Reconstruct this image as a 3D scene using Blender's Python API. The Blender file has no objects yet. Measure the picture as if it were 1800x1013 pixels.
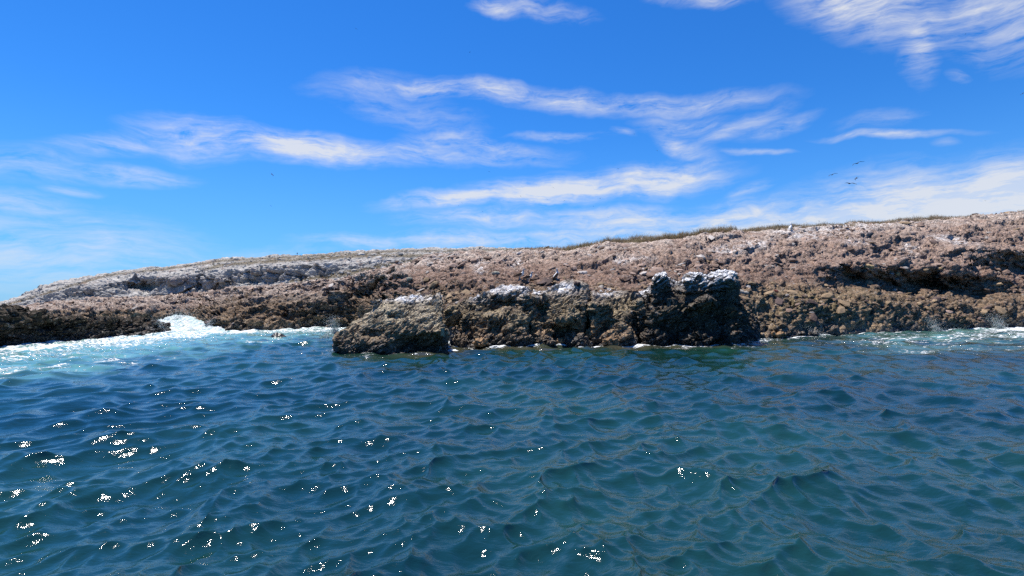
import bpy, bmesh, math, random, time
import numpy as np
from mathutils import Matrix, Vector
T0 = time.time()
random.seed(7)
rng = np.random.default_rng(11)
scn = bpy.context.scene
COL = scn.collection
R = math.radians

# ------------------------------------------------------------------ camera
FPX = 900.0                     # focal length in pixels of the 1800 px wide photograph
CAM_H = 2.4
PITCH, ROLL = math.atan(26 / FPX), -math.atan(15 / 1800)
cam_mat = Matrix.Rotation(math.pi / 2 + PITCH, 4, 'X') @ Matrix.Rotation(ROLL, 4, 'Z')
cam_mat.translation = (0, 0, CAM_H)
cd = bpy.data.cameras.new('camera')
cam = bpy.data.objects.new('camera', cd)
COL.objects.link(cam)
cam.matrix_world = cam_mat
cd.sensor_width = 36
cd.lens = 18.0
cd.clip_start = 0.1
cd.clip_end = 20000
scn.camera = cam

# ------------------------------------------------------------------ light and exposure
SUN_EL, SUN_AZ = R(68), R(-43)           # azimuth from +Y, clockwise
sun_dir = Vector((math.sin(SUN_AZ) * math.cos(SUN_EL), math.cos(SUN_AZ) * math.cos(SUN_EL), math.sin(SUN_EL)))
sl = bpy.data.lights.new('sun', 'SUN')
sl.energy = 5.0
sl.angle = R(0.53)
sl.color = (1.0, 0.95, 0.88)
so = bpy.data.objects.new('sun', sl)
COL.objects.link(so)
so.rotation_euler = (-sun_dir).to_track_quat('-Z', 'Y').to_euler()
so.location = (0, 0, 60)
vs = scn.view_settings
scn.display_settings.display_device = 'sRGB'
vs.view_transform = 'Standard'
vs.look = 'None'
vs.exposure = 0.8
vs.gamma = 1.0
vs.use_curve_mapping = False
SKY_STRENGTH = 0.063
cy = scn.cycles
cy.use_adaptive_sampling = True
cy.adaptive_threshold = 0.01
cy.use_denoising = False
cy.max_bounces = 4
cy.diffuse_bounces = 2
cy.glossy_bounces = 2
cy.transmission_bounces = 1
cy.transparent_max_bounces = 4
cy.caustics_reflective = False
cy.caustics_refractive = False

# ------------------------------------------------------------------ node helpers
class NT:
    def __init__(s, tree):
        s.t = tree
        tree.nodes.clear()
    def n(s, kind, ins=None, **props):
        nd = s.t.nodes.new(kind)
        for k, v in props.items():
            setattr(nd, k, v)
        for k, v in (ins or {}).items():
            sock = nd.inputs[k]
            if isinstance(v, bpy.types.NodeSocket):
                s.t.links.new(v, sock)
            else:
                sock.default_value = v
        return nd
    def m(s, op, a, b=0.0, c=0.0, clamp=False):
        return s.n('ShaderNodeMath', {0: a, 1: b, 2: c}, operation=op, use_clamp=clamp).outputs[0]
    def v(s, op, a, b=(0, 0, 0), out=0):
        nd = s.n('ShaderNodeVectorMath', {0: a, 1: b}, operation=op)
        return nd.outputs[out]
    def vs(s, a, k):
        nd = s.n('ShaderNodeVectorMath', {0: a}, operation='SCALE')
        if isinstance(k, bpy.types.NodeSocket): s.t.links.new(k, nd.inputs['Scale'])
        else: nd.inputs['Scale'].default_value = k
        return nd.outputs[0]
    def noise(s, vec, scale, detail=4, rough=0.55, dist=0.0, lac=2.0):
        nd = s.n('ShaderNodeTexNoise', {'Vector': vec, 'Scale': scale, 'Detail': detail, 'Roughness': rough, 'Distortion': dist, 'Lacunarity': lac})
        return nd
    def ramp(s, fac, lo, hi, a=0.0, b=1.0, smooth=True):
        nd = s.n('ShaderNodeMapRange', {'Value': fac, 'From Min': lo, 'From Max': hi, 'To Min': a, 'To Max': b})
        nd.interpolation_type = 'SMOOTHSTEP' if smooth else 'LINEAR'
        nd.clamp = True
        return nd.outputs[0]
    def mix(s, fac, a, b, blend='MIX'):
        nd = s.n('ShaderNodeMix', data_type='RGBA', blend_type=blend, clamp_factor=True)
        for i, val in ((0, fac), (6, a), (7, b)):
            if isinstance(val, bpy.types.NodeSocket): s.t.links.new(val, nd.inputs[i])
            else: nd.inputs[i].default_value = (*val, 1.0) if isinstance(val, tuple) and len(val) == 3 else val
        return nd.outputs[2]

def hor(px):
    return 540.0 - px * 15.0 / 1800.0
def azel(px, py):
    v = cam_mat.to_3x3() @ Vector(((px - 900) / FPX, (506.5 - py) / FPX, -1.0))
    v.normalize()
    return math.degrees(math.atan2(v.x, v.y)), math.degrees(math.asin(v.z))

# ------------------------------------------------------------------ world: sky with cirrus
world = bpy.data.worlds.new('World')
scn.world = world
world.use_nodes = True
world.cycles.sampling_method = 'MANUAL'
world.cycles.sample_map_resolution = 256
W = NT(world.node_tree)
tc = W.n('ShaderNodeTexCoord').outputs['Generated']
sky = W.n('ShaderNodeTexSky', sky_type='NISHITA', sun_disc=False)
sky.sun_elevation = SUN_EL
sky.sun_rotation = SUN_AZ
sky.altitude = 0
sky.air_density = 1.0
sky.dust_density = 0.0
sky.ozone_density = 4.0
skyc = W.v('MULTIPLY', W.n('ShaderNodeHueSaturation', {'Color': sky.outputs[0], 'Saturation': 1.25, 'Value': 1.0}).outputs[0], (0.54, 1.05, 1.50))
dirn = W.v('NORMALIZE', tc)
sx = W.n('ShaderNodeSeparateXYZ', {0: dirn}).outputs
az = W.m('MULTIPLY', W.m('ARCTAN2', sx[0], sx[1]), 57.29578)
el = W.m('MULTIPLY', W.m('ARCSINE', sx[2]), 57.29578)
ae = W.n('ShaderNodeCombineXYZ', {0: az, 1: el}).outputs[0]
# slow and fine warps of the cloud sheet
w1 = W.noise(ae, 0.10, 2, 0.5).outputs['Color']
w2 = W.noise(ae, 0.55, 2, 0.6).outputs['Color']
aew = W.v('ADD', ae, W.vs(W.v('SUBTRACT', w1, (.5, .5, .5)), 3.2))
aew = W.v('ADD', aew, W.vs(W.v('SUBTRACT', w2, (.5, .5, .5)), 0.5))
# (x0,y0) -> (x1,y1) in the photograph, half widths in degrees, strength
CLOUDS = [
    (712, 150, 800, 158, 1.0, 0.9, 0.95), (800, 158, 940, 172, 0.9, 1.2, 0.9), (940, 172, 1060, 182, 1.3, 1.1, 0.95), (1060, 180, 1300, 178, 1.3, 0.9, 0.72),
    (590, 150, 720, 150, 1.2, 1.6, 0.42), (640, 180, 800, 215, 1.6, 1.8, 0.36),
    (120, 254, 300, 246, 0.5, 1.2, 0.55), (290, 232, 430, 250, 1.7, 2.0, 0.85), (420, 250, 660, 276, 1.8, 1.1, 1.2), (660, 276, 760, 268, 1.2, 1.2, 0.7), (740, 250, 820, 242, 1.6, 1.2, 0.62), (820, 244, 940, 276, 1.2, 0.5, 0.7), (700, 270, 930, 274, 1.6, 0.6, 0.55),
    (0, 282, 130, 296, 1.5, 1.2, 0.5), (130, 296, 300, 310, 0.9, 0.8, 0.68), (100, 330, 160, 334, 0.4, 0.4, 0.5),
    (-60, 350, 110, 366, 1.3, 1.0, 0.55), (120, 384, 215, 396, 0.8, 0.4, 0.5), (-160, 430, 260, 445, 3.6, 3.0, 0.62),
    (720, 358, 900, 342, 0.5, 1.5, 1.05), (880, 342, 1080, 330, 1.6, 1.8, 1.35), (1060, 328, 1225, 312, 1.8, 1.8, 1.25), (1180, 310, 1250, 292, 1.6, 0.7, 0.75),
    (760, 386, 960, 384, 0.7, 1.3, 0.75), (960, 390, 1300, 392, 1.3, 1.6, 0.92), (1200, 400, 1500, 385, 1.8, 2.6, 1.1), (1480, 385, 1850, 345, 2.6, 4.6, 1.35),
    (560, 420, 720, 426, 0.6, 1.0, 0.62), (720, 424, 960, 420, 1.0, 1.2, 0.85), (900, 424, 1200, 415, 1.0, 1.8, 0.9), (380, 440, 560, 436, 0.8, 0.8, 0.4),
    (1440, -10, 1640, 30, 2.3, 3.0, 1.05), (1600, 30, 1622, 112, 2.0, 0.8, 0.85), (1660, -30, 1850, 0, 3.4, 4.2, 0.95),
    (840, -8, 900, 10, 0.9, 0.8, 0.75), (890, 0, 1010, 18, 1.1, 0.7, 0.55), (1180, -8, 1290, 0, 0.9, 0.7, 0.8),
    (1180, 245, 1245, 270, 1.3, 0.9, 0.8), (1150, 216, 1260, 218, 0.9, 1.0, 0.58), (1240, 250, 1350, 208, 0.9, 0.9, 0.55), (1330, 240, 1410, 215, 0.7, 0.7, 0.5), (1290, 270, 1365, 270, 0.4, 0.3, 0.6),
    (920, 240, 1035, 238, 0.5, 0.4, 0.55), (1475, 246, 1660, 238, 0.4, 0.35, 0.75), (1500, 222, 1600, 205, 0.9, 0.7, 0.32), (1640, 256, 1670, 256, 0.4, 0.4, 0.45), (1680, 125, 1700, 125, 0.5, 0.5, 0.55), (1080, 228, 1105, 230, 0.5, 0.4, 0.5), (1290, 345, 1340, 330, 0.6, 0.6, 0.5),
]
dens = None
for (x0, y0, x1, y1, r0, r1, st) in CLOUDS:
    a, b = azel(x0, y0), azel(x1, y1)
    d = (b[0] - a[0], b[1] - a[1])
    w_ = 0.5 * (r0 + r1)
    q = W.n('ShaderNodeMapping', {'Vector': aew, 'Location': ((a[0] + b[0]) / 2, (a[1] + b[1]) / 2, 0), 'Rotation': (0, 0, math.atan2(d[1], d[0])), 'Scale': (math.hypot(*d) * 0.58 + 0.7 * w_, w_ * 0.9, 1)}, vector_type='TEXTURE').outputs[0]
    mk = W.ramp(W.v('LENGTH', q, out=1), 1.75, 0.1, 0.0, st)
    dens = mk if dens is None else W.m('MAXIMUM', dens, mk)
# the same kind of thin cirrus goes on outside the frame
wide = W.noise(W.v('MULTIPLY', ae, (0.035, 0.075, 1)), 1.0, 3, 0.6, 0.0).outputs[0]
wide = W.ramp(wide, 0.56, 0.80, 0.0, 0.9)
off = W.m('MAXIMUM', W.ramp(W.m('ABSOLUTE', az), 46, 54), W.ramp(el, 31, 37))
dens = W.m('MAXIMUM', dens, W.m('MULTIPLY', W.m('MULTIPLY', wide, off), W.ramp(el, 1, 8)))
# fibres: long threads drawn out along the wind, finer hooks across them
rot = W.n('ShaderNodeMapping', {'Vector': aew, 'Rotation': (0, 0, R(-30)), 'Scale': (0.10, 1.2, 1)}).outputs[0]
fib = W.noise(rot, 1.0, 6, 0.66, 0.25).outputs[0]
rot2 = W.n('ShaderNodeMapping', {'Vector': aew, 'Rotation': (0, 0, R(4)), 'Scale': (0.06, 0.8, 1)}).outputs[0]
fib2 = W.noise(rot2, 1.0, 5, 0.58, 0.0).outputs[0]
rot3 = W.n('ShaderNodeMapping', {'Vector': aew, 'Rotation': (0, 0, R(-46)), 'Scale': (0.30, 1.1, 1)}).outputs[0]
puff = W.noise(rot3, 1.0, 6, 0.64, 0.6).outputs[0]
fb = W.m('ADD', W.m('MULTIPLY', fib, 0.36), W.m('ADD', W.m('MULTIPLY', fib2, 0.30), W.m('MULTIPLY', puff, 0.34)))
cov = W.m('MULTIPLY', dens, W.m('MULTIPLY_ADD', W.m('SUBTRACT', fb, 0.50), 5.4, 0.62))
cov = W.m('ADD', cov, W.m('MULTIPLY', W.ramp(dens, 0.6, 1.35), 0.34))
alpha = W.m('MULTIPLY', W.ramp(cov, 0.02, 1.05, smooth=False), 0.86)
pa, pb = azel(1060, 408), azel(1800, 290)
bl = math.hypot(pb[0] - pa[0], pb[1] - pa[1])
bn = (-(pb[1] - pa[1]) / bl, (pb[0] - pa[0]) / bl)
bd = W.v('DOT_PRODUCT', W.v('SUBTRACT', W.v('ADD', ae, W.vs(W.v('SUBTRACT', aew, ae), 0.5)), (pa[0], pa[1], 0)), (bn[0], bn[1], 0), out=1)
bank = W.m('MULTIPLY', W.ramp(bd, 0.35, -1.6), W.m('MULTIPLY', W.ramp(az, pa[0] - 6, pa[0] + 24), W.ramp(az, 110, 60)))
bank = W.m('MULTIPLY', bank, W.m('MULTIPLY_ADD', fib2, 0.7, 0.42))
alpha = W.m('MAXIMUM', alpha, W.m('MULTIPLY', bank, 0.86, clamp=True))
haze_low = W.m('MULTIPLY', W.ramp(el, 20.0, -5.0), 0.75)
CW = 0.445 / SKY_STRENGTH
skyh = W.mix(haze_low, skyc, (CW * 0.19, CW * 0.53, CW * 1.16))
final = W.mix(alpha, skyh, (CW * 1.02, CW * 1.04, CW * 1.08))
bg = W.n('ShaderNodeBackground', {'Color': final, 'Strength': SKY_STRENGTH})
wo = W.n('ShaderNodeOutputWorld', {'Surface': bg.outputs[0]})

# ------------------------------------------------------------------ maths helpers
CM = np.array(cam_mat.to_3x3())
def P(px, py, Y):
    """world point on the sight line of a photograph pixel, Y metres ahead"""
    d = CM @ np.array([(px - 900) / FPX, (506.5 - py) / FPX, -1.0])
    return np.array([0, 0, CAM_H]) + d * (Y / d[1])
def Wt(px, py, z=0.0):
    d = CM @ np.array([(px - 900) / FPX, (506.5 - py) / FPX, -1.0])
    return np.array([0, 0, CAM_H]) + d * ((z - CAM_H) / d[2])
def proj(V):
    q = (V - np.array([0, 0, CAM_H])) @ CM
    w = np.maximum(-q[:, 2], 1e-3)
    return 900 + FPX * q[:, 0] / w, 506.5 - FPX * q[:, 1] / w
def sstep(x, a, b):
    t = np.clip((x - a) / (b - a), 0, 1)
    return t * t * (3 - 2 * t)
def _hash(ix, iy, iz, seed):
    h = (ix.astype(np.uint32) * np.uint32(374761393)) ^ (iy.astype(np.uint32) * np.uint32(668265263)) ^ (iz.astype(np.uint32) * np.uint32(2147483647 // 3 * 2 + 1)) ^ np.uint32(seed * 2654435761 & 0xffffffff)
    h = (h ^ (h >> np.uint32(15))) * np.uint32(2246822519)
    h = (h ^ (h >> np.uint32(13))) * np.uint32(3266489917)
    return h ^ (h >> np.uint32(16))
def vnoise(p, seed=0):
    p = p.astype(np.float32)
    i = np.floor(p).astype(np.int64)
    f = (p - i).astype(np.float32)
    u = f * f * f * (f * (f * 6 - 15) + 10)
    out = np.zeros(len(p), np.float32)
    for dx in (0, 1):
        wx = u[:, 0] if dx else 1 - u[:, 0]
        for dy in (0, 1):
            wy = u[:, 1] if dy else 1 - u[:, 1]
            for dz in (0, 1):
                wz = u[:, 2] if dz else 1 - u[:, 2]
                h = _hash(i[:, 0] + dx, i[:, 1] + dy, i[:, 2] + dz, seed)
                out += wx * wy * wz * (h.astype(np.float32) / np.float32(4294967295.0))
    return out * 2 - 1
ROTM = np.array([[0.36, 0.48, -0.8], [-0.8, 0.6, 0.0], [0.48, 0.64, 0.6]])
def fbm(p, octaves=5, gain=0.5, seed=0, ridged=False):
    a, s, out = 1.0, 0.0, np.zeros(len(p), np.float32)
    q = p.copy()
    for k in range(octaves):
        n = vnoise(q, seed + k * 13)
        if ridged: n = 1 - 2 * np.abs(n)
        out += a * n
        s += a
        a *= gain
        q = (q @ ROTM.T) * 2.03 + 7.7
    return out / s
def worley(p, seed=0):
    p = p.astype(np.float32)
    i = np.floor(p).astype(np.int64)
    f1 = np.full(len(p), 9.0, np.float32)
    f2 = np.full(len(p), 9.0, np.float32)
    idv = np.zeros(len(p), np.float32)
    for dx in (-1, 0, 1):
        for dy in (-1, 0, 1):
            for dz in (-1, 0, 1):
                c = i + np.array([dx, dy, dz])
                h = _hash(c[:, 0], c[:, 1], c[:, 2], seed)
                hx = (h & np.uint32(1023)).astype(np.float32) / 1023
                hy = ((h >> np.uint32(10)) & np.uint32(1023)).astype(np.float32) / 1023
                hz = ((h >> np.uint32(20)) & np.uint32(1023)).astype(np.float32) / 1023
                d = np.sqrt((c[:, 0] + hx - p[:, 0]) ** 2 + (c[:, 1] + hy - p[:, 1]) ** 2 + (c[:, 2] + hz - p[:, 2]) ** 2)
                nb = d < f1
                f2 = np.where(nb, f1, np.minimum(f2, d))
                idv = np.where(nb, (h ^ (h >> np.uint32(7))).astype(np.float32) / 4294967295.0, idv)
                f1 = np.where(nb, d, f1)
    return f1, f2, idv

def mesh_np(name, V, F, smooth=True):
    me = bpy.data.meshes.new(name)
    n, F = len(V), np.asarray(F, np.int32)
    k = F.shape[1]
    me.vertices.add(n)
    me.vertices.foreach_set('co', np.ascontiguousarray(V, np.float32).ravel())
    me.loops.add(F.size)
    me.loops.foreach_set('vertex_index', F.ravel())
    me.polygons.add(len(F))
    me.polygons.foreach_set('loop_start', np.arange(0, F.size, k, dtype=np.int32))
    me.polygons.foreach_set('use_smooth', np.full(len(F), smooth))
    me.update(calc_edges=True)
    me.validate()
    return me
def attr(me, name, data, kind='FLOAT'):
    a = me.attributes.new(name, kind, 'POINT')
    if kind == 'FLOAT': a.data.foreach_set('value', np.ascontiguousarray(data, np.float32).ravel())
    else:
        if data.shape[1] == 3: data = np.concatenate([data, np.ones((len(data), 1))], 1)
        a.data.foreach_set('color', np.ascontiguousarray(data, np.float32).ravel())
def grid_faces(nr, nc):
    i = np.arange(nr * nc).reshape(nr, nc)
    return np.stack([i[:-1, :-1], i[:-1, 1:], i[1:, 1:], i[1:, :-1]], -1).reshape(-1, 4)
def vnormals(V, F):
    a, b, c = V[F[:, 0]], V[F[:, 1]], V[F[:, 2]]
    fn = np.cross(b - a, c - a)
    if F.shape[1] == 4: fn = fn + np.cross(c - a, V[F[:, 3]] - a)
    N = np.zeros_like(V)
    for k in range(F.shape[1]):
        for ax in range(3):
            N[:, ax] += np.bincount(F[:, k], fn[:, ax], len(V))
    return N / np.maximum(np.linalg.norm(N, axis=1, keepdims=True), 1e-9)
def link(name, me, mat=None, parent=None, **tags):
    o = bpy.data.objects.new(name, me)
    COL.objects.link(o)
    if mat is not None and me is not None and not me.materials: me.materials.append(mat)
    if parent is not None: o.parent = parent
    for k, v in tags.items(): o[k] = v
    return o

# ------------------------------------------------------------------ materials
def new_mat(name):
    m = bpy.data.materials.new(name)
    m.use_nodes = True
    return m, NT(m.node_tree)
def simple_mat(name, col, rough=0.7, spec=0.3, var=0.25, scale=30.0):
    m, N = new_mat(name)
    co = N.n('ShaderNodeTexCoord').outputs['Object']
    nz = N.noise(co, scale, 4).outputs[0]
    c = N.mix(N.ramp(nz, 0.3, 0.7), tuple(x * (1 - var) for x in col), tuple(min(1, x * (1 + var)) for x in col))
    b = N.n('ShaderNodeBsdfPrincipled', {'Base Color': c, 'Roughness': rough, 'Specular IOR Level': spec})
    N.n('ShaderNodeOutputMaterial', {'Surface': b.outputs[0]})
    return m
def rock_mat(name, s1=7.0, s2=22.0, bump=0.035, spread=0.5):
    m, N = new_mat(name)
    g = N.n('ShaderNodeNewGeometry').outputs['Position']
    ca = N.n('ShaderNodeAttribute', attribute_name='col')
    wet = ca.outputs['Alpha']
    v1 = N.n('ShaderNodeTexVoronoi', {'Vector': N.v('ADD', g, N.vs(N.noise(g, s1 * 0.7, 2).outputs['Color'], 0.25)), 'Scale': s1})
    v2 = N.n('ShaderNodeTexVoronoi', {'Vector': g, 'Scale': s2})
    r1 = N.n('ShaderNodeSeparateColor', {0: v1.outputs['Color']}).outputs
    r2 = N.n('ShaderNodeSeparateColor', {0: v2.outputs['Color']}).outputs
    nz = N.noise(g, s1 * 0.35, 6, 0.65).outputs[0]
    k = N.m('MULTIPLY', N.ramp(r1[0], 0, 1, 1 - spread, 1 + spread * 0.8, False), N.ramp(r2[1], 0, 1, 1 - spread * 0.6, 1 + spread * 0.6, False))
    k = N.m('MULTIPLY', k, N.ramp(nz, 0.3, 0.7, 0.72, 1.25, False))
    c = N.vs(ca.outputs['Color'], N.m('MULTIPLY', k, 0.72))
    # a few stones of another tint, pale or rusty
    c = N.mix(N.m('MULTIPLY', N.ramp(r1[1], 0.86, 0.95), 0.45), c, (0.33, 0.29, 0.25))
    c = N.mix(N.m('MULTIPLY', N.ramp(r1[2], 0.9, 0.97), 0.35), c, (0.22, 0.11, 0.065))
    h = N.m('ADD', N.m('MULTIPLY', v1.outputs['Distance'], -0.7), N.m('ADD', N.m('MULTIPLY', v2.outputs['Distance'], -0.35), N.m('MULTIPLY', nz, 0.8)))
    bp = N.n('ShaderNodeBump', {'Height': h, 'Strength': 1.0, 'Distance': bump * 3})
    b = N.n('ShaderNodeBsdfPrincipled', {'Base Color': c, 'Roughness': N.ramp(wet, 0, 1, 0.93, 0.42, False), 'Specular IOR Level': N.ramp(wet, 0, 1, 0.15, 0.4, False), 'Normal': bp.outputs[0]})
    N.n('ShaderNodeOutputMaterial', {'Surface': b.outputs[0]})
    return m
M_ROCK = rock_mat('coast_rock')
M_OUT = rock_mat('outcrop_rock', 9.0, 26.0, 0.03, 0.5)
M_LIME = rock_mat('limestone', 1.1, 4.0, 0.08, 0.15)

# ------------------------------------------------------------------ rock relief
def relief(p, N, amp=1.0, strata=(-0.42, -0.25, 0.87), cell=1.0, seed=0):
    """crusty bedded conglomerate: lumps, bedding ledges, slabby knobs, pockets and cracks (metres along the normal)"""
    p = p.astype(np.float64)
    wv = np.stack([vnoise(p * 0.8 + 3.1, seed + 1), vnoise(p * 0.8 + 17.3, seed + 2), vnoise(p * 0.8 + 41.9, seed + 3)], 1)
    q = p + 0.16 * wv
    n = np.array(strata) / np.linalg.norm(strata)
    s = q @ n
    mod = sstep(vnoise(p * 0.42 + 9, seed + 9), -0.5, 0.45)
    d = 0.42 * fbm(p * 0.33 / cell, 4, 0.5, seed + 5)
    ph = s / (0.55 * cell) + 0.5 * vnoise(p * 0.45, seed + 8)
    saw = ph - np.floor(ph)
    d += 0.18 * cell * (sstep(saw, 0.0, 0.15) * (1 - sstep(saw, 0.6, 1.0)) - 0.5) * (0.25 + 0.75 * mod)
    def flat(k):                                              # squash across the bedding
        return (q - s[:, None] * n) * 0.60 + (s[:, None] * n) * k
    f1, f2, i1 = worley(flat(2.3) * 1.5 / cell, seed + 20)
    d += 0.15 * cell * (0.55 - f1) + 0.20 * cell * (i1 - 0.5) - 0.13 * cell * np.exp(-((f2 - f1) / 0.10) ** 2)
    g1, g2, i2 = worley(flat(2.6) * 3.6 / cell, seed + 21)
    d += (0.09 * cell * (0.5 - g1) + 0.085 * cell * (i2 - 0.5) - 0.06 * cell * np.exp(-((g2 - g1) / 0.12) ** 2)) * (0.5 + 0.7 * (1 - mod))
    qs = flat(2.2)
    pk = vnoise(qs * 2.3 / cell + 5.5, seed + 30) + 0.5 * vnoise(qs * 5.1 / cell, seed + 31)
    d -= 0.30 * cell * sstep(pk, 0.40, 0.85)
    pk2 = vnoise(qs * 0.95 / cell + 2.5, seed + 35) + 0.35 * vnoise(qs * 2.7 / cell, seed + 36)
    d -= 0.38 * cell * sstep(pk2, 0.42, 0.72) * np.clip(1.15 - np.abs(N[:, 2]), 0.1, 1)
    d += 0.04 * cell * vnoise(qs * 8.0 / cell, seed + 33)
    return d * amp

def coast_colour(V, N, px, py, dist=0.0, seed=0):
    """albedo by zone: black wet tide band, ochre encrusted band, pinkish brown rubble, pale rim; alpha = wet"""
    z = V[:, 2]
    n1 = fbm(V * 0.5, 5, 0.55, seed + 60)
    n2 = fbm(V * 1.9, 4, 0.55, seed + 61)
    zz = z + 0.9 * n1 + 0.35 * n2 + 2.3 * sstep(px, 430, 280) * sstep(py, 556, 540)
    black = np.array([0.040, 0.034, 0.028]); olive = np.array([0.245, 0.17, 0.11]); ochre = np.array([0.30, 0.21, 0.125])
    brown = np.array([0.265, 0.174, 0.132]); pink = np.array([0.375, 0.268, 0.212]); pale = np.array([0.50, 0.44, 0.39])
    def mixc(a, b, t): return a * (1 - t[:, None]) + b * t[:, None]
    c = mixc(np.tile(black, (len(V), 1)), ochre, sstep(zz, -0.1, 0.7))
    c = mixc(c, olive, sstep(zz, 0.6, 1.6))
    c = mixc(c, brown, sstep(zz, 2.6, 4.2))
    c = mixc(c, pink, sstep(zz, 4.2, 6.6))
    sp = vnoise(V * np.array([2.2, 2.2, 4.0]), seed + 63) + 0.7 * vnoise(V * np.array([5.0, 5.0, 8.5]), seed + 64)
    c = mixc(c, np.array([0.035, 0.03, 0.026]), sstep(sp, 0.1, 0.5) * 0.85 * (1 - sstep(zz, 2.6, 5.0)))
    c = mixc(c, np.array([0.16, 0.105, 0.095]), sstep(sp + 0.6 * n1, 0.25, 0.7) * 0.6 * sstep(zz, 3.0, 5.0))
    return c, 1 - sstep(zz, 0.1, 1.2), n1, n2

# ------------------------------------------------------------------ the coast: one sheet from the water to behind the ridge
CO = [  # px, waterline depth, then (py, depth) up to the ridge
    (-420, 70, (552, 71), (551, 73), (550, 76), (549, 80), (548, 86)),
    (0, 64, (552, 65), (549, 68), (547, 72), (545, 78), (543, 86)),
    (200, 62, (552, 63), (547, 65), (543, 69), (537, 76), (530, 86)),
    (300, 61, (555, 62), (549, 64), (542, 68), (534, 75), (525, 84)),
    (352, 60, (553, 61), (547, 63), (541, 67), (533, 72), (521, 79)),
    (378, 47, (570, 47.8), (556, 51), (546, 56), (533, 64), (517, 75)),
    (450, 47.5, (568, 48.3), (550, 50), (536, 54), (522, 61), (509, 68)),
    (560, 52, (560, 52.6), (540, 53.5), (520, 55.5), (508, 58), (497, 62)),
    (625, 52, (565, 52.4), (545, 53), (525, 54), (502, 55.5), (486, 60)),
    (700, 40, (570, 40.5), (545, 41.5), (520, 43), (495, 45), (468, 52)),
    (800, 31.6, (580, 31.9), (550, 32.6), (520, 34.4), (490, 39), (447, 50)),
    (900, 30.6, (580, 30.9), (550, 31.4), (515, 32.5), (487, 37), (440, 50)),
    (1000, 30.6, (575, 31.0), (545, 31.6), (510, 32.6), (485, 36.5), (438, 50)),
    (1100, 30.8, (575, 31.2), (545, 32), (510, 33), (480, 37.5), (428, 51)),
    (1200, 31, (575, 31.5), (545, 32.4), (510, 33.8), (475, 38), (417, 52)),
    (1300, 31.2, (575, 31.8), (545, 33), (515, 35), (470, 41), (409, 54)),
    (1360, 32.6, (575, 33.2), (545, 35), (512, 37.5), (465, 43), (404, 56)),
    (1500, 36, (565, 36.6), (535, 38), (505, 40.5), (455, 46), (393, 59)),
    (1600, 39, (560, 39.6), (530, 41.5), (500, 44.5), (450, 49), (390, 61)),
    (1700, 41, (555, 41.6), (525, 43.5), (495, 46), (445, 50), (382, 62)),
    (1800, 43, (550, 43.8), (520, 45.5), (490, 47.5), (440, 51), (375, 63)),
    (2000, 46, (545, 47), (515, 48.5), (485, 50.5), (430, 54), (364, 66)),
    (2350, 50, (540, 51), (510, 53), (480, 55), (425, 58), (352, 70)),
]
def sheet(table, px_step, seg_rows, back):
    pxs = np.arange(table[0][0], table[-1][0] + 0.1, px_step)
    tp = np.array([r[0] for r in table], float)
    K = len(table[0]) - 2
    ctrl = []
    for r in table:
        w = P(r[0], hor(r[0]) + CAM_H * FPX / r[1], r[1])
        pts = [np.array([w[0], w[1] - 0.3, -1.3]), np.array([w[0], w[1], 0.0])]
        pts += [P(r[0], a, d) for a, d in r[2:]]
        e = pts[-1]
        s = (e[1] + back) / e[1]
        pts.append(np.array([e[0] * s, e[1] + back, e[2] - 0.6]))
        pts.append(np.array([e[0] * (s + .2), e[1] + back * 2.2, e[2] - 4.0]))
        ctrl.append(pts)
    ctrl = np.array(ctrl)                                    # table x points x 3
    # smooth interpolation across columns
    cols = np.zeros((len(pxs), ctrl.shape[1], 3))
    for k in range(ctrl.shape[1]):
        for ax in range(3):
            y = np.interp(pxs, tp, ctrl[:, k, ax])
            w = max(3, int(40 / px_step)) | 1
            ker = np.hanning(w + 2)[1:-1]; ker /= ker.sum()
            y = np.convolve(np.pad(y, w // 2, mode='reflect', reflect_type='odd'), ker, 'valid')
            cols[:, k, ax] = y
    rows = []
    for s, n in enumerate(seg_rows):
        p0, p1 = cols[:, s], cols[:, s + 1]
        pm = cols[:, max(s - 1, 0)]
        pn = cols[:, min(s + 2, cols.shape[1] - 1)]
        m0, m1 = (p1 - pm) * 0.4, (pn - p0) * 0.4
        L = np.linalg.norm(p1 - p0, axis=1).mean()
        lim = L * 1.0
        for m in (m0, m1):
            ln = np.linalg.norm(m, axis=1, keepdims=True)
            m *= np.minimum(1, lim / np.maximum(ln, 1e-6))
        for i in range(n):
            t = i / n
            h00, h10, h01, h11 = 2 * t**3 - 3 * t**2 + 1, t**3 - 2 * t**2 + t, -2 * t**3 + 3 * t**2, t**3 - t**2
            rows.append(h00 * p0 + h10 * m0 + h01 * p1 + h11 * m1)
    rows.append(cols[:, len(seg_rows)])
    G = np.array(rows)                                       # rows x cols x 3
    return G.reshape(-1, 3), len(rows), len(pxs)

V, nr, nc = sheet(CO, 2.0, [8, 16, 26, 32, 48, 84, 36, 6], 13)
F = grid_faces(nr, nc)
N = vnormals(V, F)
if N[:, 2].mean() < 0: F = F[:, ::-1]; N = -N
bpx, bpy_ = proj(V)
raw_px = bpx.copy()
bpx = bpx + 34 * fbm(V * 0.45, 3, 0.6, 86)
bpy_ = bpy_ + 11 * fbm(V * np.array([0.6, 0.6, 1.0]), 3, 0.6, 87)
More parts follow.
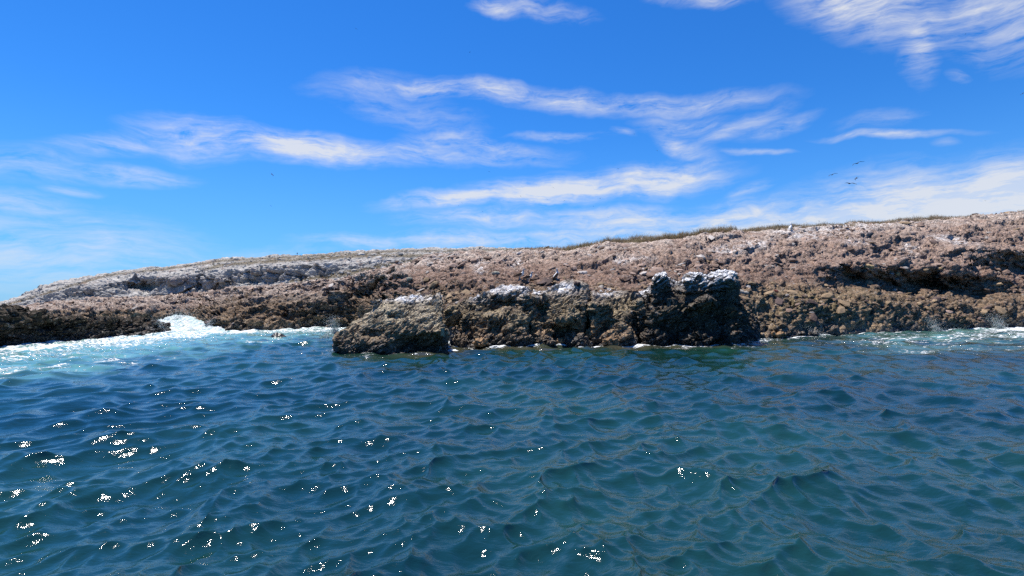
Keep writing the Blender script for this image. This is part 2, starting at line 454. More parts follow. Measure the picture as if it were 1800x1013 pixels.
# hollows and lips (photo pixel, radii, metres: + goes back into the rock)
HOL = [(652, 507, 40, 20, 4.5), (1620, 503, 70, 14, 2.0), (655, 484, 45, 9, -1.0), (640, 530, 25, 14, 1.5), (1550, 492, 100, 19, 3.0), (1690, 510, 95, 18, 3.0), (1775, 468, 75, 20, 2.6), (1560, 468, 110, 12, -1.0), (1700, 482, 90, 13, -0.9),
       (1790, 440, 80, 14, -0.8), (460, 517, 28, 7, 1.1), (575, 517, 40, 9, 1.2), (1345, 560, 18, 22, 0.7), (1400, 475, 60, 12, 0.5), (530, 560, 60, 12, 0.5), (1500, 560, 120, 16, 0.45)]
push = np.zeros(len(V))
for hx, hy, rx, ry, dm in HOL:
    q = ((bpx - hx) / rx) ** 2 + ((bpy_ - hy) / ry) ** 2
    push += dm * np.exp(-q ** 1.5)
push *= 0.95 + 0.5 * fbm(V * np.array([0.5, 0.5, 0.9]), 3, 0.55, 88)
hd = V.copy(); hd[:, 2] = 0
hd /= np.maximum(np.linalg.norm(hd, axis=1, keepdims=True), 1e-6)
V = V + hd * push[:, None]
N = vnormals(V, F)
steep = np.clip(1.25 - N[:, 2], 0.35, 1.0)
big = 0.55 * fbm(V * np.array([0.16, 0.16, 0.2]), 3, 0.5, 90)
top_calm = 1 - 0.65 * sstep(V[:, 2], 6.5, 9.5)
V = V + N * (big * top_calm)[:, None]
N = vnormals(V, F)
lcr = sstep(raw_px, 760, 640) * sstep(raw_px, 30, 120)
V = V + N * (lcr * 0.95 * fbm(V * np.array([0.45, 0.45, 0.8]), 4, 0.55, 95, ridged=True) * sstep(V[:, 2], 6.0, 3.5))[:, None]
N = vnormals(V, F)
rough = sstep(fbm(V * np.array([0.22, 0.22, 0.35]), 3, 0.55, 97), -0.35, 0.4)
rough = np.maximum(rough, sstep(raw_px, 420, 300))
# broken ledges stepping up the slope along the bedding
lp = (V + 0.5 * fbm(V * 0.5, 3, 0.5, 99)[:, None]) @ np.array([-0.10, -0.20, 0.97]) / 0.95 + 0.6 * fbm(V * 0.2, 3, 0.5, 100)
lf = lp - np.floor(lp)
V = V + N * (0.42 * (sstep(lf, 0.0, 0.10) * (1 - lf) - 0.35) * sstep(V[:, 2], 2.5, 4.0) * sstep(fbm(V * np.array([0.25, 0.25, 0.5]), 3, 0.6, 101), -0.15, 0.25))[:, None]
N = vnormals(V, F)
V = V + N * (relief(V, N, 0.7, strata=(-0.16, -0.30, 0.94), cell=1.4, seed=3) * (0.75 - 0.3 * steep) * (0.6 + 0.4 * top_calm))[:, None]
N = vnormals(V, F)
V = V + N * (relief(V, N, 1.0, strata=(-0.16, -0.30, 0.94), cell=0.6, seed=4) * (0.35 + 0.75 * rough))[:, None]
N = vnormals(V, F)
px, py = proj(V)
c, wet, n1, n2 = coast_colour(V, N, px, py)
rid = np.interp(px, [r[0] for r in CO], [r[-1][0] for r in CO])
pale = np.array([0.62, 0.53, 0.46])
k = sstep(py, rid + 30, rid - 2) * sstep(n2 + n1, -0.5, 0.3) * 0.75
k = np.maximum(k, sstep(px, 660, 560) * sstep(py, 548, 505) * 0.6 * sstep(n2, -0.4, 0.4))
c = c * (1 - k[:, None]) + pale * k[:, None]
# ochre yellow crust on the right-hand face, guano splashes high up
k = np.exp(-(((px - 1420) / 140) ** 2 + ((py - 535) / 32) ** 2)) * sstep(n2, -0.5, 0.3) * 0.6
c = c * (1 - k[:, None]) + np.array([0.30, 0.235, 0.12]) * k[:, None]
for gx, gy, rx, ry in ((1090, 458, 14, 7), (1130, 455, 22, 6), (1280, 440, 30, 8), (1330, 430, 30, 8), (1470, 400, 60, 8), (1540, 392, 40, 6), (1600, 437, 14, 14), (1690, 425, 22, 7), (1722, 437, 9, 6), (1655, 418, 24, 5), (1505, 425, 20, 6), (910, 465, 12, 8), (845, 470, 10, 12), (1420, 415, 40, 6), (1380, 405, 25, 5)):
    k = np.exp(-(((px - gx) / rx) ** 2 + ((py - gy) / ry) ** 2)) * sstep(n2 + 0.4 * vnoise(V * 5, 77), -0.25, 0.35) * 0.9
    c = c * (1 - k[:, None]) + np.array([0.85, 0.82, 0.80]) * k[:, None]
me = mesh_np('coast', V, F, True)
attr(me, 'col', np.concatenate([c, wet[:, None]], 1), 'FLOAT_COLOR')
coast = link('rocky_shore', me, M_ROCK, kind='structure')
COAST_V, COAST_N, COAST_C, COAST_PX, COAST_PY = V, N, c, px, py
print('coast', len(V), round(time.time() - T0, 1))

# ------------------------------------------------------------------ the pale limestone hill far behind
HI = [
    (-190, 86, (549, 90), (548.5, 94), (548, 97), (547.5, 108), (547, 120)),
    (-60, 86, (549, 90), (547, 94), (545.5, 97), (544, 108), (542, 120)),
    (0, 86, (548, 90), (545, 94), (540, 98), (536, 108), (532, 122)),
    (45, 86, (547, 90), (541, 94), (532, 98), (524, 108), (519, 124)),
    (75, 86, (545, 90), (536, 94), (520, 97), (508, 110), (500, 126)),
    (150, 85, (541, 89), (523, 94), (503, 96.2), (496, 112), (487, 130)),
    (250, 85, (533, 89), (515, 95), (489, 97), (481, 115), (472, 134)),
    (330, 84, (528, 88), (517, 94), (484, 96), (474, 116), (466, 136)),
    (385, 83, (522, 87), (510, 93), (477, 95.2), (466, 118), (456, 138)),
    (480, 81, (510, 85), (497, 91), (469, 93.2), (460, 118), (451, 140)),
    (560, 79, (500, 83), (485, 89), (462, 91.2), (455, 118), (448, 140)),
    (640, 77, (490, 81), (475, 88), (460, 93), (450, 118), (441, 140)),
    (760, 75, (470, 79), (458, 87), (450, 95), (443, 118), (436.5, 140)),
    (900, 73, (452, 77), (448, 87), (445, 95), (441, 118), (437, 140)),
    (1060, 73, (454, 77), (450, 87), (448, 95), (445, 118), (441, 140)),
]
V, nr, nc = sheet(HI, 1.6, [4, 6, 24, 40, 44, 40, 14, 4], 25)
F = grid_faces(nr, nc)
N = vnormals(V, F)
if N[:, 2].mean() < 0: F = F[:, ::-1]; N = -N
bpx, bpy_ = proj(V)
push = np.zeros(len(V))
for hx, hy, rx, ry, dm in [(245, 500, 22, 8, 3.0), (318, 508, 16, 7, 3.5), (370, 512, 20, 4, 2.0), (350, 492, 5, 16, 2.5), (200, 500, 30, 10, 1.8), (255, 505, 22, 5, 2.0), (300, 490, 24, 14, -2.4), (375, 490, 24, 14, -2.6), (500, 480, 40, 14, -1.2), (440, 488, 10, 12, 1.6), (545, 470, 12, 8, 1.4), (700, 452, 20, 5, 1.5)]:
    q = ((bpx - hx) / rx) ** 2 + ((bpy_ - hy) / ry) ** 2
    push += dm * np.exp(-q ** 1.5)
hd = V.copy(); hd[:, 2] = 0
hd /= np.linalg.norm(hd, axis=1, keepdims=True)
V = V + hd * push[:, None]
N = vnormals(V, F)
steep = sstep(N[:, 2], 0.85, 0.45)
flute = vnoise(V * np.array([0.75, 0.75, 0.10]), 130) + 0.6 * vnoise(V * np.array([1.9, 1.9, 0.25]), 131)
f1, f2, ii = worley(V * np.array([0.30, 0.30, 0.52]), 140)
g1, g2, jj = worley(V * np.array([1.1, 1.1, 1.7]), 141)
d = 0.9 * fbm(V * 0.12, 4, 0.5, 142) + 1.1 * (0.55 - f1) + 0.9 * (ii - 0.5) - 0.7 * np.exp(-((f2 - f1) / 0.09) ** 2) + 0.45 * (0.5 - g1) + 0.25 * (jj - .5) - 0.22 * np.exp(-((g2 - g1) / 0.12) ** 2) + 0.55 * steep * flute + 0.14 * fbm(V * 1.6, 3, .6, 144)
lowpart = sstep(bpx, -190, 60)
V = V + N * (d * (0.35 + 0.65 * np.maximum(steep, 0.35)) * (0.25 + .75 * lowpart))[:, None]
N = vnormals(V, F)
px, py = proj(V)
n1 = fbm(V * 0.16, 5, 0.55, 150); n2 = fbm(V * 0.8, 4, 0.6, 151)
c = np.tile(np.array([0.43, 0.41, 0.38]), (len(V), 1)) * (1 + 0.18 * n2)[:, None]
k = sstep(n2 + 0.5 * n1, 0.05, 0.5) * 0.8
c = c * (1 - k[:, None]) + np.array([0.62, 0.59, 0.545]) * k[:, None]
k = sstep(steep * (0.7 + 0.5 * flute), 0.3, 0.9) * 0.6
c = c * (1 - k[:, None]) + np.array([0.37, 0.355, 0.35]) * k[:, None]
# dry turf on the flats
turf = np.exp(-((py - np.interp(px, [100, 200, 330, 420], [537, 533, 526, 515])) / 5.5) ** 2) * sstep(px, 60, 190) * sstep(px, 380, 320)
turf = np.maximum(turf, np.exp(-((py - np.interp(px, [400, 540, 640, 720], [507, 492, 476, 462])) / 6) ** 2) * sstep(px, 470, 540))
turf = np.maximum(turf, np.exp(-((py - np.interp(px, [330, 400, 520, 640], [480, 465, 457, 450])) / 4.0) ** 2) * sstep(px, 300, 380) * 0.85)
turf = np.maximum(turf, np.exp(-((py - np.interp(px, [0, 190, 300, 390, 700, 900], [540, 484, 472, 459, 442, 440])) / 3.2) ** 2) * 0.7)
TURF = sstep(turf + 0.35 * n2 * (turf > 0.08), 0.32, 0.75) * (1 - steep)
k = TURF * 0.85
c = c * (1 - k[:, None]) + np.array([0.155, 0.125, 0.075]) * k[:, None]
me = mesh_np('hill', V, F, False)
attr(me, 'col', np.concatenate([c, np.zeros((len(c), 1))], 1), 'FLOAT_COLOR')
hill = link('limestone_hill', me, M_LIME, kind='structure')
HILL_V, HILL_N, HILL_T, HILL_PX, HILL_PY = V, N, TURF, px, py
print('hill', len(V), round(time.time() - T0, 1))

# ------------------------------------------------------------------ outcrops: hulls fused, then given the rock relief
def fuse(hulls, voxel, smooth=2):
    bm = bmesh.new()
    for pts in hulls:
        b2 = bmesh.new()
        for p in pts: b2.verts.new(p)
        bmesh.ops.convex_hull(b2, input=b2.verts[:])
        loose = [v for v in b2.verts if not v.link_faces]
        bmesh.ops.delete(b2, geom=loose, context='VERTS')
        t = bpy.data.meshes.new('t'); b2.to_mesh(t); b2.free()
        bm.from_mesh(t); bpy.data.meshes.remove(t)
    me = bpy.data.meshes.new('fuse'); bm.to_mesh(me); bm.free()
    o = bpy.data.objects.new('fuse', me); COL.objects.link(o)
    md = o.modifiers.new('r', 'REMESH'); md.mode = 'VOXEL'; md.voxel_size = voxel
    sm = o.modifiers.new('s', 'SMOOTH'); sm.iterations = smooth; sm.factor = 0.6
    dg = bpy.context.evaluated_depsgraph_get(); dg.update()
    ev = o.evaluated_get(dg).to_mesh()
    V = np.zeros(len(ev.vertices) * 3, np.float32); ev.vertices.foreach_get('co', V)
    L = np.zeros(len(ev.loops), np.int32); ev.loops.foreach_get('vertex_index', L)
    ls = np.zeros(len(ev.polygons), np.int32); ev.polygons.foreach_get('loop_start', ls)
    lt = np.zeros(len(ev.polygons), np.int32); ev.polygons.foreach_get('loop_total', lt)
    quads = ls[lt == 4]
    Fq = np.stack([L[quads + i] for i in range(4)], 1)
    o.evaluated_get(dg).to_mesh_clear()
    bpy.data.objects.remove(o); bpy.data.meshes.remove(me)
    return V.reshape(-1, 3).astype(np.float64), Fq
def lump(px, py, Y, w, h, seed):
    rs = np.random.default_rng(seed)
    u = rs.normal(0, 1, (22, 3)); u /= np.linalg.norm(u, axis=1, keepdims=True)
    return [tuple(x) for x in P(px, py, Y) + u * np.array([w, 0.8 * w, h]) / 2 * rs.uniform(0.8, 1.1, (22, 1))]
def PP(*rows):
    return [tuple(P(*r)) for r in rows]

SHORE = []          # waterline points for foam
SHORE.append(COAST_V[np.abs(COAST_V[:, 2]) < 0.12][:, :2])
def outcrop(name, hulls, label, voxel=0.046, seed=1, strata=(-0.42, -0.25, 0.87), amp=1.0, guano=(), zones=None, pock=(), cell=0.62, **kw):
    V, F = fuse(hulls, voxel)
    N = vnormals(V, F)
    px, py = proj(V)
    dv = np.zeros(len(V))
    for hx, hy, rx, ry, dm in pock:
        q = ((px - hx) / rx) ** 2 + ((py - hy) / ry) ** 2
        dv += dm * np.exp(-q ** 1.5) * (N[:, 1] < 0.3)
    hd = V.copy(); hd[:, 2] = 0; hd /= np.linalg.norm(hd, axis=1, keepdims=True)
    V = V + hd * dv[:, None]
    N = vnormals(V, F)
    V = V + N * (0.55 * amp * fbm(V * 0.5, 3, 0.5, seed + 300))[:, None]
    N = vnormals(V, F)
    V = V + N * relief(V, N, amp, strata, cell, seed)[:, None]
    N = vnormals(V, F)
    px, py = proj(V)
    z = V[:, 2]
    n1 = fbm(V * 0.6, 5, 0.55, seed + 60); n2 = fbm(V * 2.6, 4, 0.55, seed + 61)
    zz = z + 0.5 * n1 + 0.3 * n2
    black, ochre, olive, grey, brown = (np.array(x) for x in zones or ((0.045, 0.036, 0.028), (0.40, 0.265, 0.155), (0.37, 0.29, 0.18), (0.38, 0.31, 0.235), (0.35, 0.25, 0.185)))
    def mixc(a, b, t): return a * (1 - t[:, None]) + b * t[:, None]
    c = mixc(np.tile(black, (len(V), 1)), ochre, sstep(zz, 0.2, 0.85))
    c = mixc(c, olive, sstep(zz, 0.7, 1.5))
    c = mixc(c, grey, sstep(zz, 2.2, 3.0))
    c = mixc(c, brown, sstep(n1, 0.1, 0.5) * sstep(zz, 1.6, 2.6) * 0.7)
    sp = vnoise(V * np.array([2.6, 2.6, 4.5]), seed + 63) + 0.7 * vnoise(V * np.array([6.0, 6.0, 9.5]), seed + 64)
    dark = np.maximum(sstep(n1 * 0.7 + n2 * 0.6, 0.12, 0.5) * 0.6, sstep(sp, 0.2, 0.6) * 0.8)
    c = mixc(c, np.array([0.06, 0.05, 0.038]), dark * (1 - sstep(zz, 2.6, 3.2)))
    for gx, gy, rx, ry, s in guano:
        k = np.exp(-(((px - gx) / rx) ** 2 + ((py - gy) / ry) ** 2)) * sstep(n2 + 0.5 * vnoise(V * 6, seed + 77) + 0.6 * (N[:, 2] - 0.3), -0.35, 0.45) * s
        c = mixc(c, np.array([0.98, 0.97, 0.97]), np.clip(k * 1.25, 0, 1))
    me = mesh_np(name, V, F, False)
    attr(me, 'col', np.concatenate([np.clip(c, 0.01, 0.9), (1 - sstep(zz, 0.15, 1.1))[:, None]], 1), 'FLOAT_COLOR')
    SHORE.append(V[np.abs(z) < 0.1][:, :2])
    return link(name, me, M_OUT, label=label, category='rock', **kw)

# slanting slab rock standing free in the water
outcrop('slab_rock', [
    PP((584, 604, 26.0), (586, 616, 25.9), (602, 584, 26.5), (640, 552, 27.3), (655, 532, 28.0), (762, 526, 27.4), (774, 530, 27.0), (778, 584, 24.0), (700, 598, 24.3), (640, 620, 25.0), (700, 628, 24.3),
       (690, 522, 29.6), (774, 518, 29.4), (612, 592, 29), (780, 600, 29), (612, 640, 29), (780, 640, 29)),
    PP((652, 530, 27.6), (656, 523, 27.8), (670, 521, 28.0), (680, 531, 27.9), (650, 547, 27.5), (690, 547, 27.4), (660, 529, 28.8), (680, 535, 28.9)),
    PP((604, 650, 25.9), (780, 650, 24.8), (780, 580, 25.4), (640, 595, 26.2), (604, 640, 29), (780, 640, 29), (780, 575, 29), (640, 590, 29)),
    PP((725, 526, 27.6), (762, 522, 27.6), (774, 532, 27.0), (720, 538, 27.2), (730, 522, 28.6), (764, 519, 28.6), (730, 540, 28.6), (770, 540, 28.6)),
], 'slanting free-standing rock slab with white streaked top, surrounded by water', seed=5, strata=(-0.52, -0.30, 0.80), amp=0.72, zones=((0.06, 0.048, 0.036), (0.40, 0.29, 0.18), (0.50, 0.42, 0.29), (0.50, 0.43, 0.34), (0.42, 0.33, 0.25)),
    guano=((668, 519, 15, 8, 1.2), (755, 516, 28, 9, 1.2), (715, 524, 25, 7, 0.9), (640, 540, 16, 8, 0.8), (770, 512, 14, 7, 1.3)),
    pock=((735, 605, 45, 18, 1.0), (660, 590, 30, 8, 0.4), (700, 560, 30, 6, 0.3)), group='outcrops at the water edge')
# lumpy outcrop right of it, crowned by the pair of birds
outcrop('lumpy_rock', [
    PP((802, 640, 28.7), (925, 640, 28.4), (812, 560, 29.4), (920, 565, 28.9), (860, 605, 28.1), (840, 528, 31.0), (915, 522, 30.8), (796, 640, 34), (935, 640, 34), (800, 535, 34), (935, 515, 34)),
    PP((855, 522, 30.6), (905, 516, 30.4), (925, 506, 31.2), (862, 512, 31.6), (850, 565, 29.4), (925, 565, 29.2), (850, 515, 34), (935, 506, 34)),
    PP((835, 612, 27.9), (905, 614, 27.9), (842, 588, 28.2), (900, 592, 28.1), (835, 640, 28), (908, 640, 28), (835, 588, 30), (910, 588, 30)),
    lump(815, 600, 29.0, 1.6, 1.5, 1),
    lump(872, 566, 29.2, 1.9, 1.3, 2),
    lump(905, 598, 28.4, 1.5, 1.7, 3),
    lump(846, 532, 30.8, 1.7, 1.2, 4),
    lump(930, 545, 30.2, 1.6, 2.0, 5),
    lump(800, 560, 30.6, 1.4, 1.6, 6),
], 'lumpy brown outcrop beside the slanting slab, deep black hollows in its face', seed=15, amp=0.85, guano=((905, 508, 24, 9, 1.2), (870, 508, 14, 7, 1.0), (840, 520, 14, 9, .7)),
    pock=((890, 540, 32, 20, 0.9), (825, 585, 14, 25, 0.8), (880, 575, 20, 10, 0.4)), group='outcrops at the water edge')
outcrop('cleft_rock', [
    PP((926, 640, 28.5), (1028, 640, 28.0), (934, 565, 29.2), (1020, 565, 28.6), (935, 520, 31.0), (1020, 518, 30.6), (926, 640, 34), (1030, 640, 34), (930, 514, 34), (1030, 510, 34)),
    PP((1036, 640, 28.2), (1122, 640, 28.5), (1042, 565, 28.7), (1110, 560, 29.2), (1045, 520, 30.6), (1098, 518, 30.8), (1034, 640, 34), (1128, 640, 34), (1036, 510, 34), (1110, 508, 34)),
    PP((955, 518, 30.8), (1022, 512, 30.6), (965, 508, 32), (1030, 504, 32), (955, 550, 29.6), (1026, 550, 29.4), (960, 525, 34), (1030, 525, 34)),
    lump(958, 596, 28.4, 1.5, 1.5, 11),
    lump(995, 560, 28.9, 2.0, 1.2, 12),
    lump(1010, 604, 27.9, 1.6, 1.3, 13),
    lump(1060, 548, 29.4, 1.5, 1.6, 14),
    lump(1088, 596, 28.4, 1.6, 1.5, 15),
    lump(1118, 556, 29.7, 1.5, 2.0, 16),
    lump(945, 532, 30.6, 1.5, 1.0, 17),
], 'brown outcrop split by a vertical cleft, orange stones at its foot', seed=25, amp=0.85, guano=((990, 506, 26, 8, 1.1), (1065, 512, 20, 9, .9), (945, 512, 14, 8, 1.0)),
    pock=((1032, 560, 6, 50, 0.9), (985, 585, 34, 14, 0.6), (1075, 580, 24, 14, 0.5), (950, 545, 12, 16, 0.5)), group='outcrops at the water edge')
# tall dark block with the whitened crown
outcrop('block_rock', [
    PP((1132, 640, 28.8), (1292, 640, 28.6), (1140, 565, 28.5), (1284, 565, 28.0), (1152, 518, 29.4), (1280, 506, 28.6), (1292, 565, 28.8), (1128, 640, 33), (1310, 640, 33), (1140, 505, 33), (1295, 490, 33)),
    PP((1200, 516, 28.7), (1280, 508, 28.4), (1208, 496, 29.1), (1226, 484, 29.4), (1276, 484, 29.1), (1284, 494, 28.9), (1215, 488, 31), (1288, 482, 31), (1200, 530, 31), (1295, 530, 31)),
    PP((1150, 488, 29.2), (1160, 484, 29.2), (1170, 489, 29.2), (1176, 504, 29.0), (1146, 504, 29.1), (1148, 530, 28.9), (1190, 530, 28.8), (1150, 490, 29.9), (1170, 488, 29.9), (1150, 525, 30), (1185, 525, 30)),
    PP((1170, 512, 29.2), (1212, 506, 29.2), (1170, 540, 29), (1212, 540, 29), (1172, 506, 30.5), (1212, 502, 30.5), (1172, 540, 31), (1212, 540, 31)),
    PP((1300, 640, 29), (1338, 640, 30.6), (1300, 545, 29.6), (1325, 575, 30.6), (1300, 640, 34), (1340, 640, 34), (1300, 540, 34), (1328, 560, 34)),
    PP((1108, 640, 29.6), (1130, 640, 28.6), (1112, 520, 30.2), (1140, 520, 29.2), (1108, 640, 33), (1140, 640, 33), (1112, 515, 33), (1140, 512, 33)),
    lump(1150, 596, 28.4, 1.7, 1.6, 21),
    lump(1232, 598, 28.0, 2.2, 1.3, 22),
    lump(1282, 575, 28.2, 1.3, 2.2, 23),
    lump(1178, 550, 28.6, 1.7, 1.5, 24),
    lump(1122, 575, 29.2, 1.5, 2.2, 25),
    lump(1240, 535, 28.3, 2.2, 1.0, 26),
], 'tall dark block of rock at the water with a whitened knobbly crown', seed=35, zones=((0.03, 0.026, 0.022), (0.10, 0.078, 0.055), (0.14, 0.115, 0.082), (0.17, 0.145, 0.115), (0.15, 0.115, 0.09)), guano=((1160, 482, 22, 16, 1.4), (1245, 480, 40, 12, 1.5), (1212, 492, 22, 12, 1.4), (1285, 482, 16, 9, 1.3), (1130, 512, 12, 8, 0.9), (1240, 500, 30, 10, 0.5)),
    pock=((1185, 515, 20, 14, 0.8), (1250, 560, 45, 26, 0.5), (1112, 560, 10, 36, 0.8), (1280, 520, 20, 20, 0.3)), group='outcrops at the water edge')
# dark headland, its shaded side towards the boat
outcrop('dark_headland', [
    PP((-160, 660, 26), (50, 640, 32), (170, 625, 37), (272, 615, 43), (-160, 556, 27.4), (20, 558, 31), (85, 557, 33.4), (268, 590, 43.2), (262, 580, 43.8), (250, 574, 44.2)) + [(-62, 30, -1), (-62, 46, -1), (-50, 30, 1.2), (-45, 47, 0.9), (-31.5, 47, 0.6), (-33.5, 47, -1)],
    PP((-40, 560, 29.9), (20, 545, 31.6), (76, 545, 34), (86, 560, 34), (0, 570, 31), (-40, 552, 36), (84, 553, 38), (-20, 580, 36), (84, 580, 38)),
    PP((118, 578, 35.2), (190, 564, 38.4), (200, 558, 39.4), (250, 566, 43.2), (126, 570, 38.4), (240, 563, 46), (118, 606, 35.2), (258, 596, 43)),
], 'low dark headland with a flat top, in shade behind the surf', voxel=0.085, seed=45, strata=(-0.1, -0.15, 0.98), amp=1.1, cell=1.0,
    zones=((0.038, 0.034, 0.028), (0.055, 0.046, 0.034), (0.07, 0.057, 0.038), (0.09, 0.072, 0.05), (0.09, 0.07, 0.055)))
print('outcrops', round(time.time() - T0, 1))

# two big slabs leaning against the far hill
LZ = ((0.4, 0.38, 0.35), (0.4, 0.38, 0.35), (0.42, 0.40, 0.37), (0.47, 0.45, 0.42), (0.38, 0.36, 0.34))
NS = len(SHORE)
for hull, lb, sd in ((PP((262, 519, 93), (298, 486, 95.5), (336, 481, 96), (348, 493, 95.5), (346, 501, 94.5), (300, 518, 92.5), (312, 515, 92.8), (262, 519, 99), (348, 508, 99), (300, 486, 99)), 'pale limestone slab leaning over a dark hollow on the far hillside', 55),
                     (PP((353, 517, 92.5), (360, 499, 94), (396, 478, 95.5), (408, 480, 96), (406, 504, 95), (378, 512, 94), (354, 517, 99), (408, 508, 99), (398, 478, 99)), 'wedge of pale limestone rising to a sharp corner on the far hillside', 65)):
    outcrop('limestone_block', [hull], lb, voxel=0.16, seed=sd, strata=(-0.5, -0.3, 0.8), amp=0.5, cell=2.0, zones=LZ, group='slabs on the far hill').data.materials[0] = M_LIME
print('slabs', round(time.time() - T0, 1))

# ------------------------------------------------------------------ shoreline field for foam
SH = np.concatenate(SHORE)
GX0, GY0, GS = -70.0, 0.0, 0.1
GW, GH = 1600, 900
occ = np.zeros((GH, GW), np.float32)
ix = ((SH[:, 0] - GX0) / GS).astype(int); iy = ((SH[:, 1] - GY0) / GS).astype(int)
ok = (ix >= 0) & (ix < GW) & (iy >= 0) & (iy < GH)
occ[iy[ok], ix[ok]] = 1
def blur(a, r):
    for ax in (0, 1):
        for _ in range(2):
            cs = np.cumsum(np.pad(a, [(r + 1, r) if i == ax else (0, 0) for i in (0, 1)], mode='edge'), axis=ax)
            a = (np.take(cs, np.arange(2 * r + 1, cs.shape[ax]), ax) - np.take(cs, np.arange(0, cs.shape[ax] - 2 * r - 1), ax)) / (2 * r + 1)
    return a
near1 = np.clip(blur(occ, 3) * 6, 0, 1)
near2 = np.clip(blur(occ, 11) * 14, 0, 1)
def sample(field, x, y):
    fx = np.clip((x - GX0) / GS, 0, GW - 1.01); fy = np.clip((y - GY0) / GS, 0, GH - 1.01)
    i, j = fx.astype(int), fy.astype(int)
    return field[j, i]

# ------------------------------------------------------------------ the sea
rad = [0.5, 1.2, 2.0, 2.8]
r = 3.4
while r < 72: rad.append(r); r *= 1.0062
while r < 9000: rad.append(r); r *= 1.16
rad = np.array(rad)
ang = np.concatenate([np.radians(np.linspace(-58, 58, 820)), np.radians(np.linspace(58, 302, 50))[1:-1]])
RR, AA = np.meshgrid(rad, ang, indexing='ij')
X0 = (RR * np.sin(AA)).ravel(); Y0 = (RR * np.cos(AA)).ravel()
nr, nc = RR.shape
idx = np.arange(nr * nc).reshape(nr, nc)
nxt = np.roll(idx, -1, axis=1)
F = np.stack([idx[:-1], nxt[:-1], nxt[1:], idx[1:]], -1).reshape(-1, 4)
cell = (np.maximum(0.0062 * RR, 0.0025 * RR)).ravel()
cell = np.where(RR.ravel() < 3.3, 0.6, np.where(RR.ravel() > 72, RR.ravel() * 0.16, cell))
wr = np.random.default_rng(5)
dx = np.zeros_like(X0); dy = np.zeros_like(X0); dz = np.zeros_like(X0)
far_fade = np.clip(1.0 - (RR.ravel() - 200) / 500, 0, 1)
gust = 0.75 + 0.5 * sstep(vnoise(np.stack([X0 * 0.09, Y0 * 0.09, 0 * X0], 1), 400), -0.6, 0.6)
for k in range(130):
    lam = 0.14 * (23.0 ** (k / 129.0)) * wr.uniform(0.92, 1.08)      # 0.22 .. 5.7 m
    pick_ = wr.random()
    main, spr = (R(146), R(26)) if pick_ < 0.46 else ((R(82), R(26)) if pick_ < 0.82 else (R(200), R(50)))
    th = main + wr.normal(0, spr)
    steep = 0.051 * (1.35 if lam < 0.7 else 1.0 if lam < 1.0 else (1.0 / lam) ** 0.55) * wr.uniform(0.5, 1.4)
    amp = steep * lam / (2 * math.pi)
    kx, ky = math.sin(th) * 2 * math.pi / lam, math.cos(th) * 2 * math.pi / lam
    ph = kx * X0 + ky * Y0 + wr.uniform(0, 6.283)
    fade = sstep(lam / cell, 2.4, 5.0) * far_fade
    am = amp * fade * (gust if lam < 1.5 else 1.0)
    dz += am * np.cos(ph)
    dx -= 1.2 * am * math.sin(th) * np.sin(ph); dy -= 1.2 * am * math.cos(th) * np.sin(ph)
V = np.stack([X0 + dx, Y0 + dy, dz], 1)
px, py = proj(np.stack([X0, Y0, 0 * X0], 1))
inview = (Y0 > 1)
s1 = sample(near1, X0, Y0); s2 = sample(near2, X0, Y0)
pn = np.stack([X0, Y0, 0 * X0], 1)
fn = fbm(pn * np.array([0.35, 0.55, 1]), 5, 0.6, 410); fn2 = fbm(pn * np.array([1.3, 2.2, 1]), 5, 0.6, 411)
# surf in the inlet on the left
low = np.interp(px, [-200, 0, 100, 200, 300, 400, 480, 600, 640], [705, 684, 680, 664, 644, 624, 611, 605, 560])
upp = np.interp(px, [-200, 0, 288, 420, 600], [628, 616, 588, 576, 570])
t = np.clip((low - py) / np.maximum(low - upp, 1), -1, 3)
left = sstep(px, 640, 590) * inview
aer = left * sstep(t + 0.45 * fn, -0.15, 0.75) * (0.55 + 0.45 * sstep(fn2, -0.4, 0.4))
foam = left * (0.42 * sstep(t + 0.30 * fn, 0.25, 1.0) + 0.25 * sstep(fn, 0.0, 0.5) * sstep(t, 0.0, 0.4))
foam += left * 0.7 * np.exp(-((py - np.interp(px, [0, 60, 150, 250, 330], [662, 648, 640, 634, 626])) / 4.5) ** 2) * sstep(fn2, -0.15, 0.35) * sstep(px, 340, 230)
foam += left * 0.42 * np.exp(-((py - np.interp(px, [0, 100, 290, 420, 590], [620, 610, 593, 584, 581])) / 3.6) ** 2) * sstep(fn2, -0.5, 0.1)
# broken foam off the right-hand shore
ru = np.interp(px, [1300, 1500, 1800, 2100], [592, 587, 575, 566])
t2 = (py - ru)
right = sstep(px, 1330, 1620) * inview * (Y0 > 20)
aer = np.maximum(aer, right * sstep(t2, 60, 12) * 0.55 * sstep(fn, -0.5, 0.4))
foam += right * (0.60 * np.exp(-((t2 - 14) / 10) ** 2) + 0.38 * np.exp(-((t2 - 34) / 14) ** 2) * sstep(fn, -0.2, 0.4)) * sstep(fn2, -0.35, 0.35)
foam += sstep(px, 1690, 1800) * inview * np.exp(-((t2 - 3) / 5) ** 2) * 0.9 * (Y0 > 20)
foam += (0.95 - 0.45 * left) * s1 * sstep(fn2, -0.28, 0.25) * (0.4 + 0.6 * sstep(fn, -0.3, 0.3))
foam += 0.34 * s2 * sstep(fn2, -0.1, 0.4)
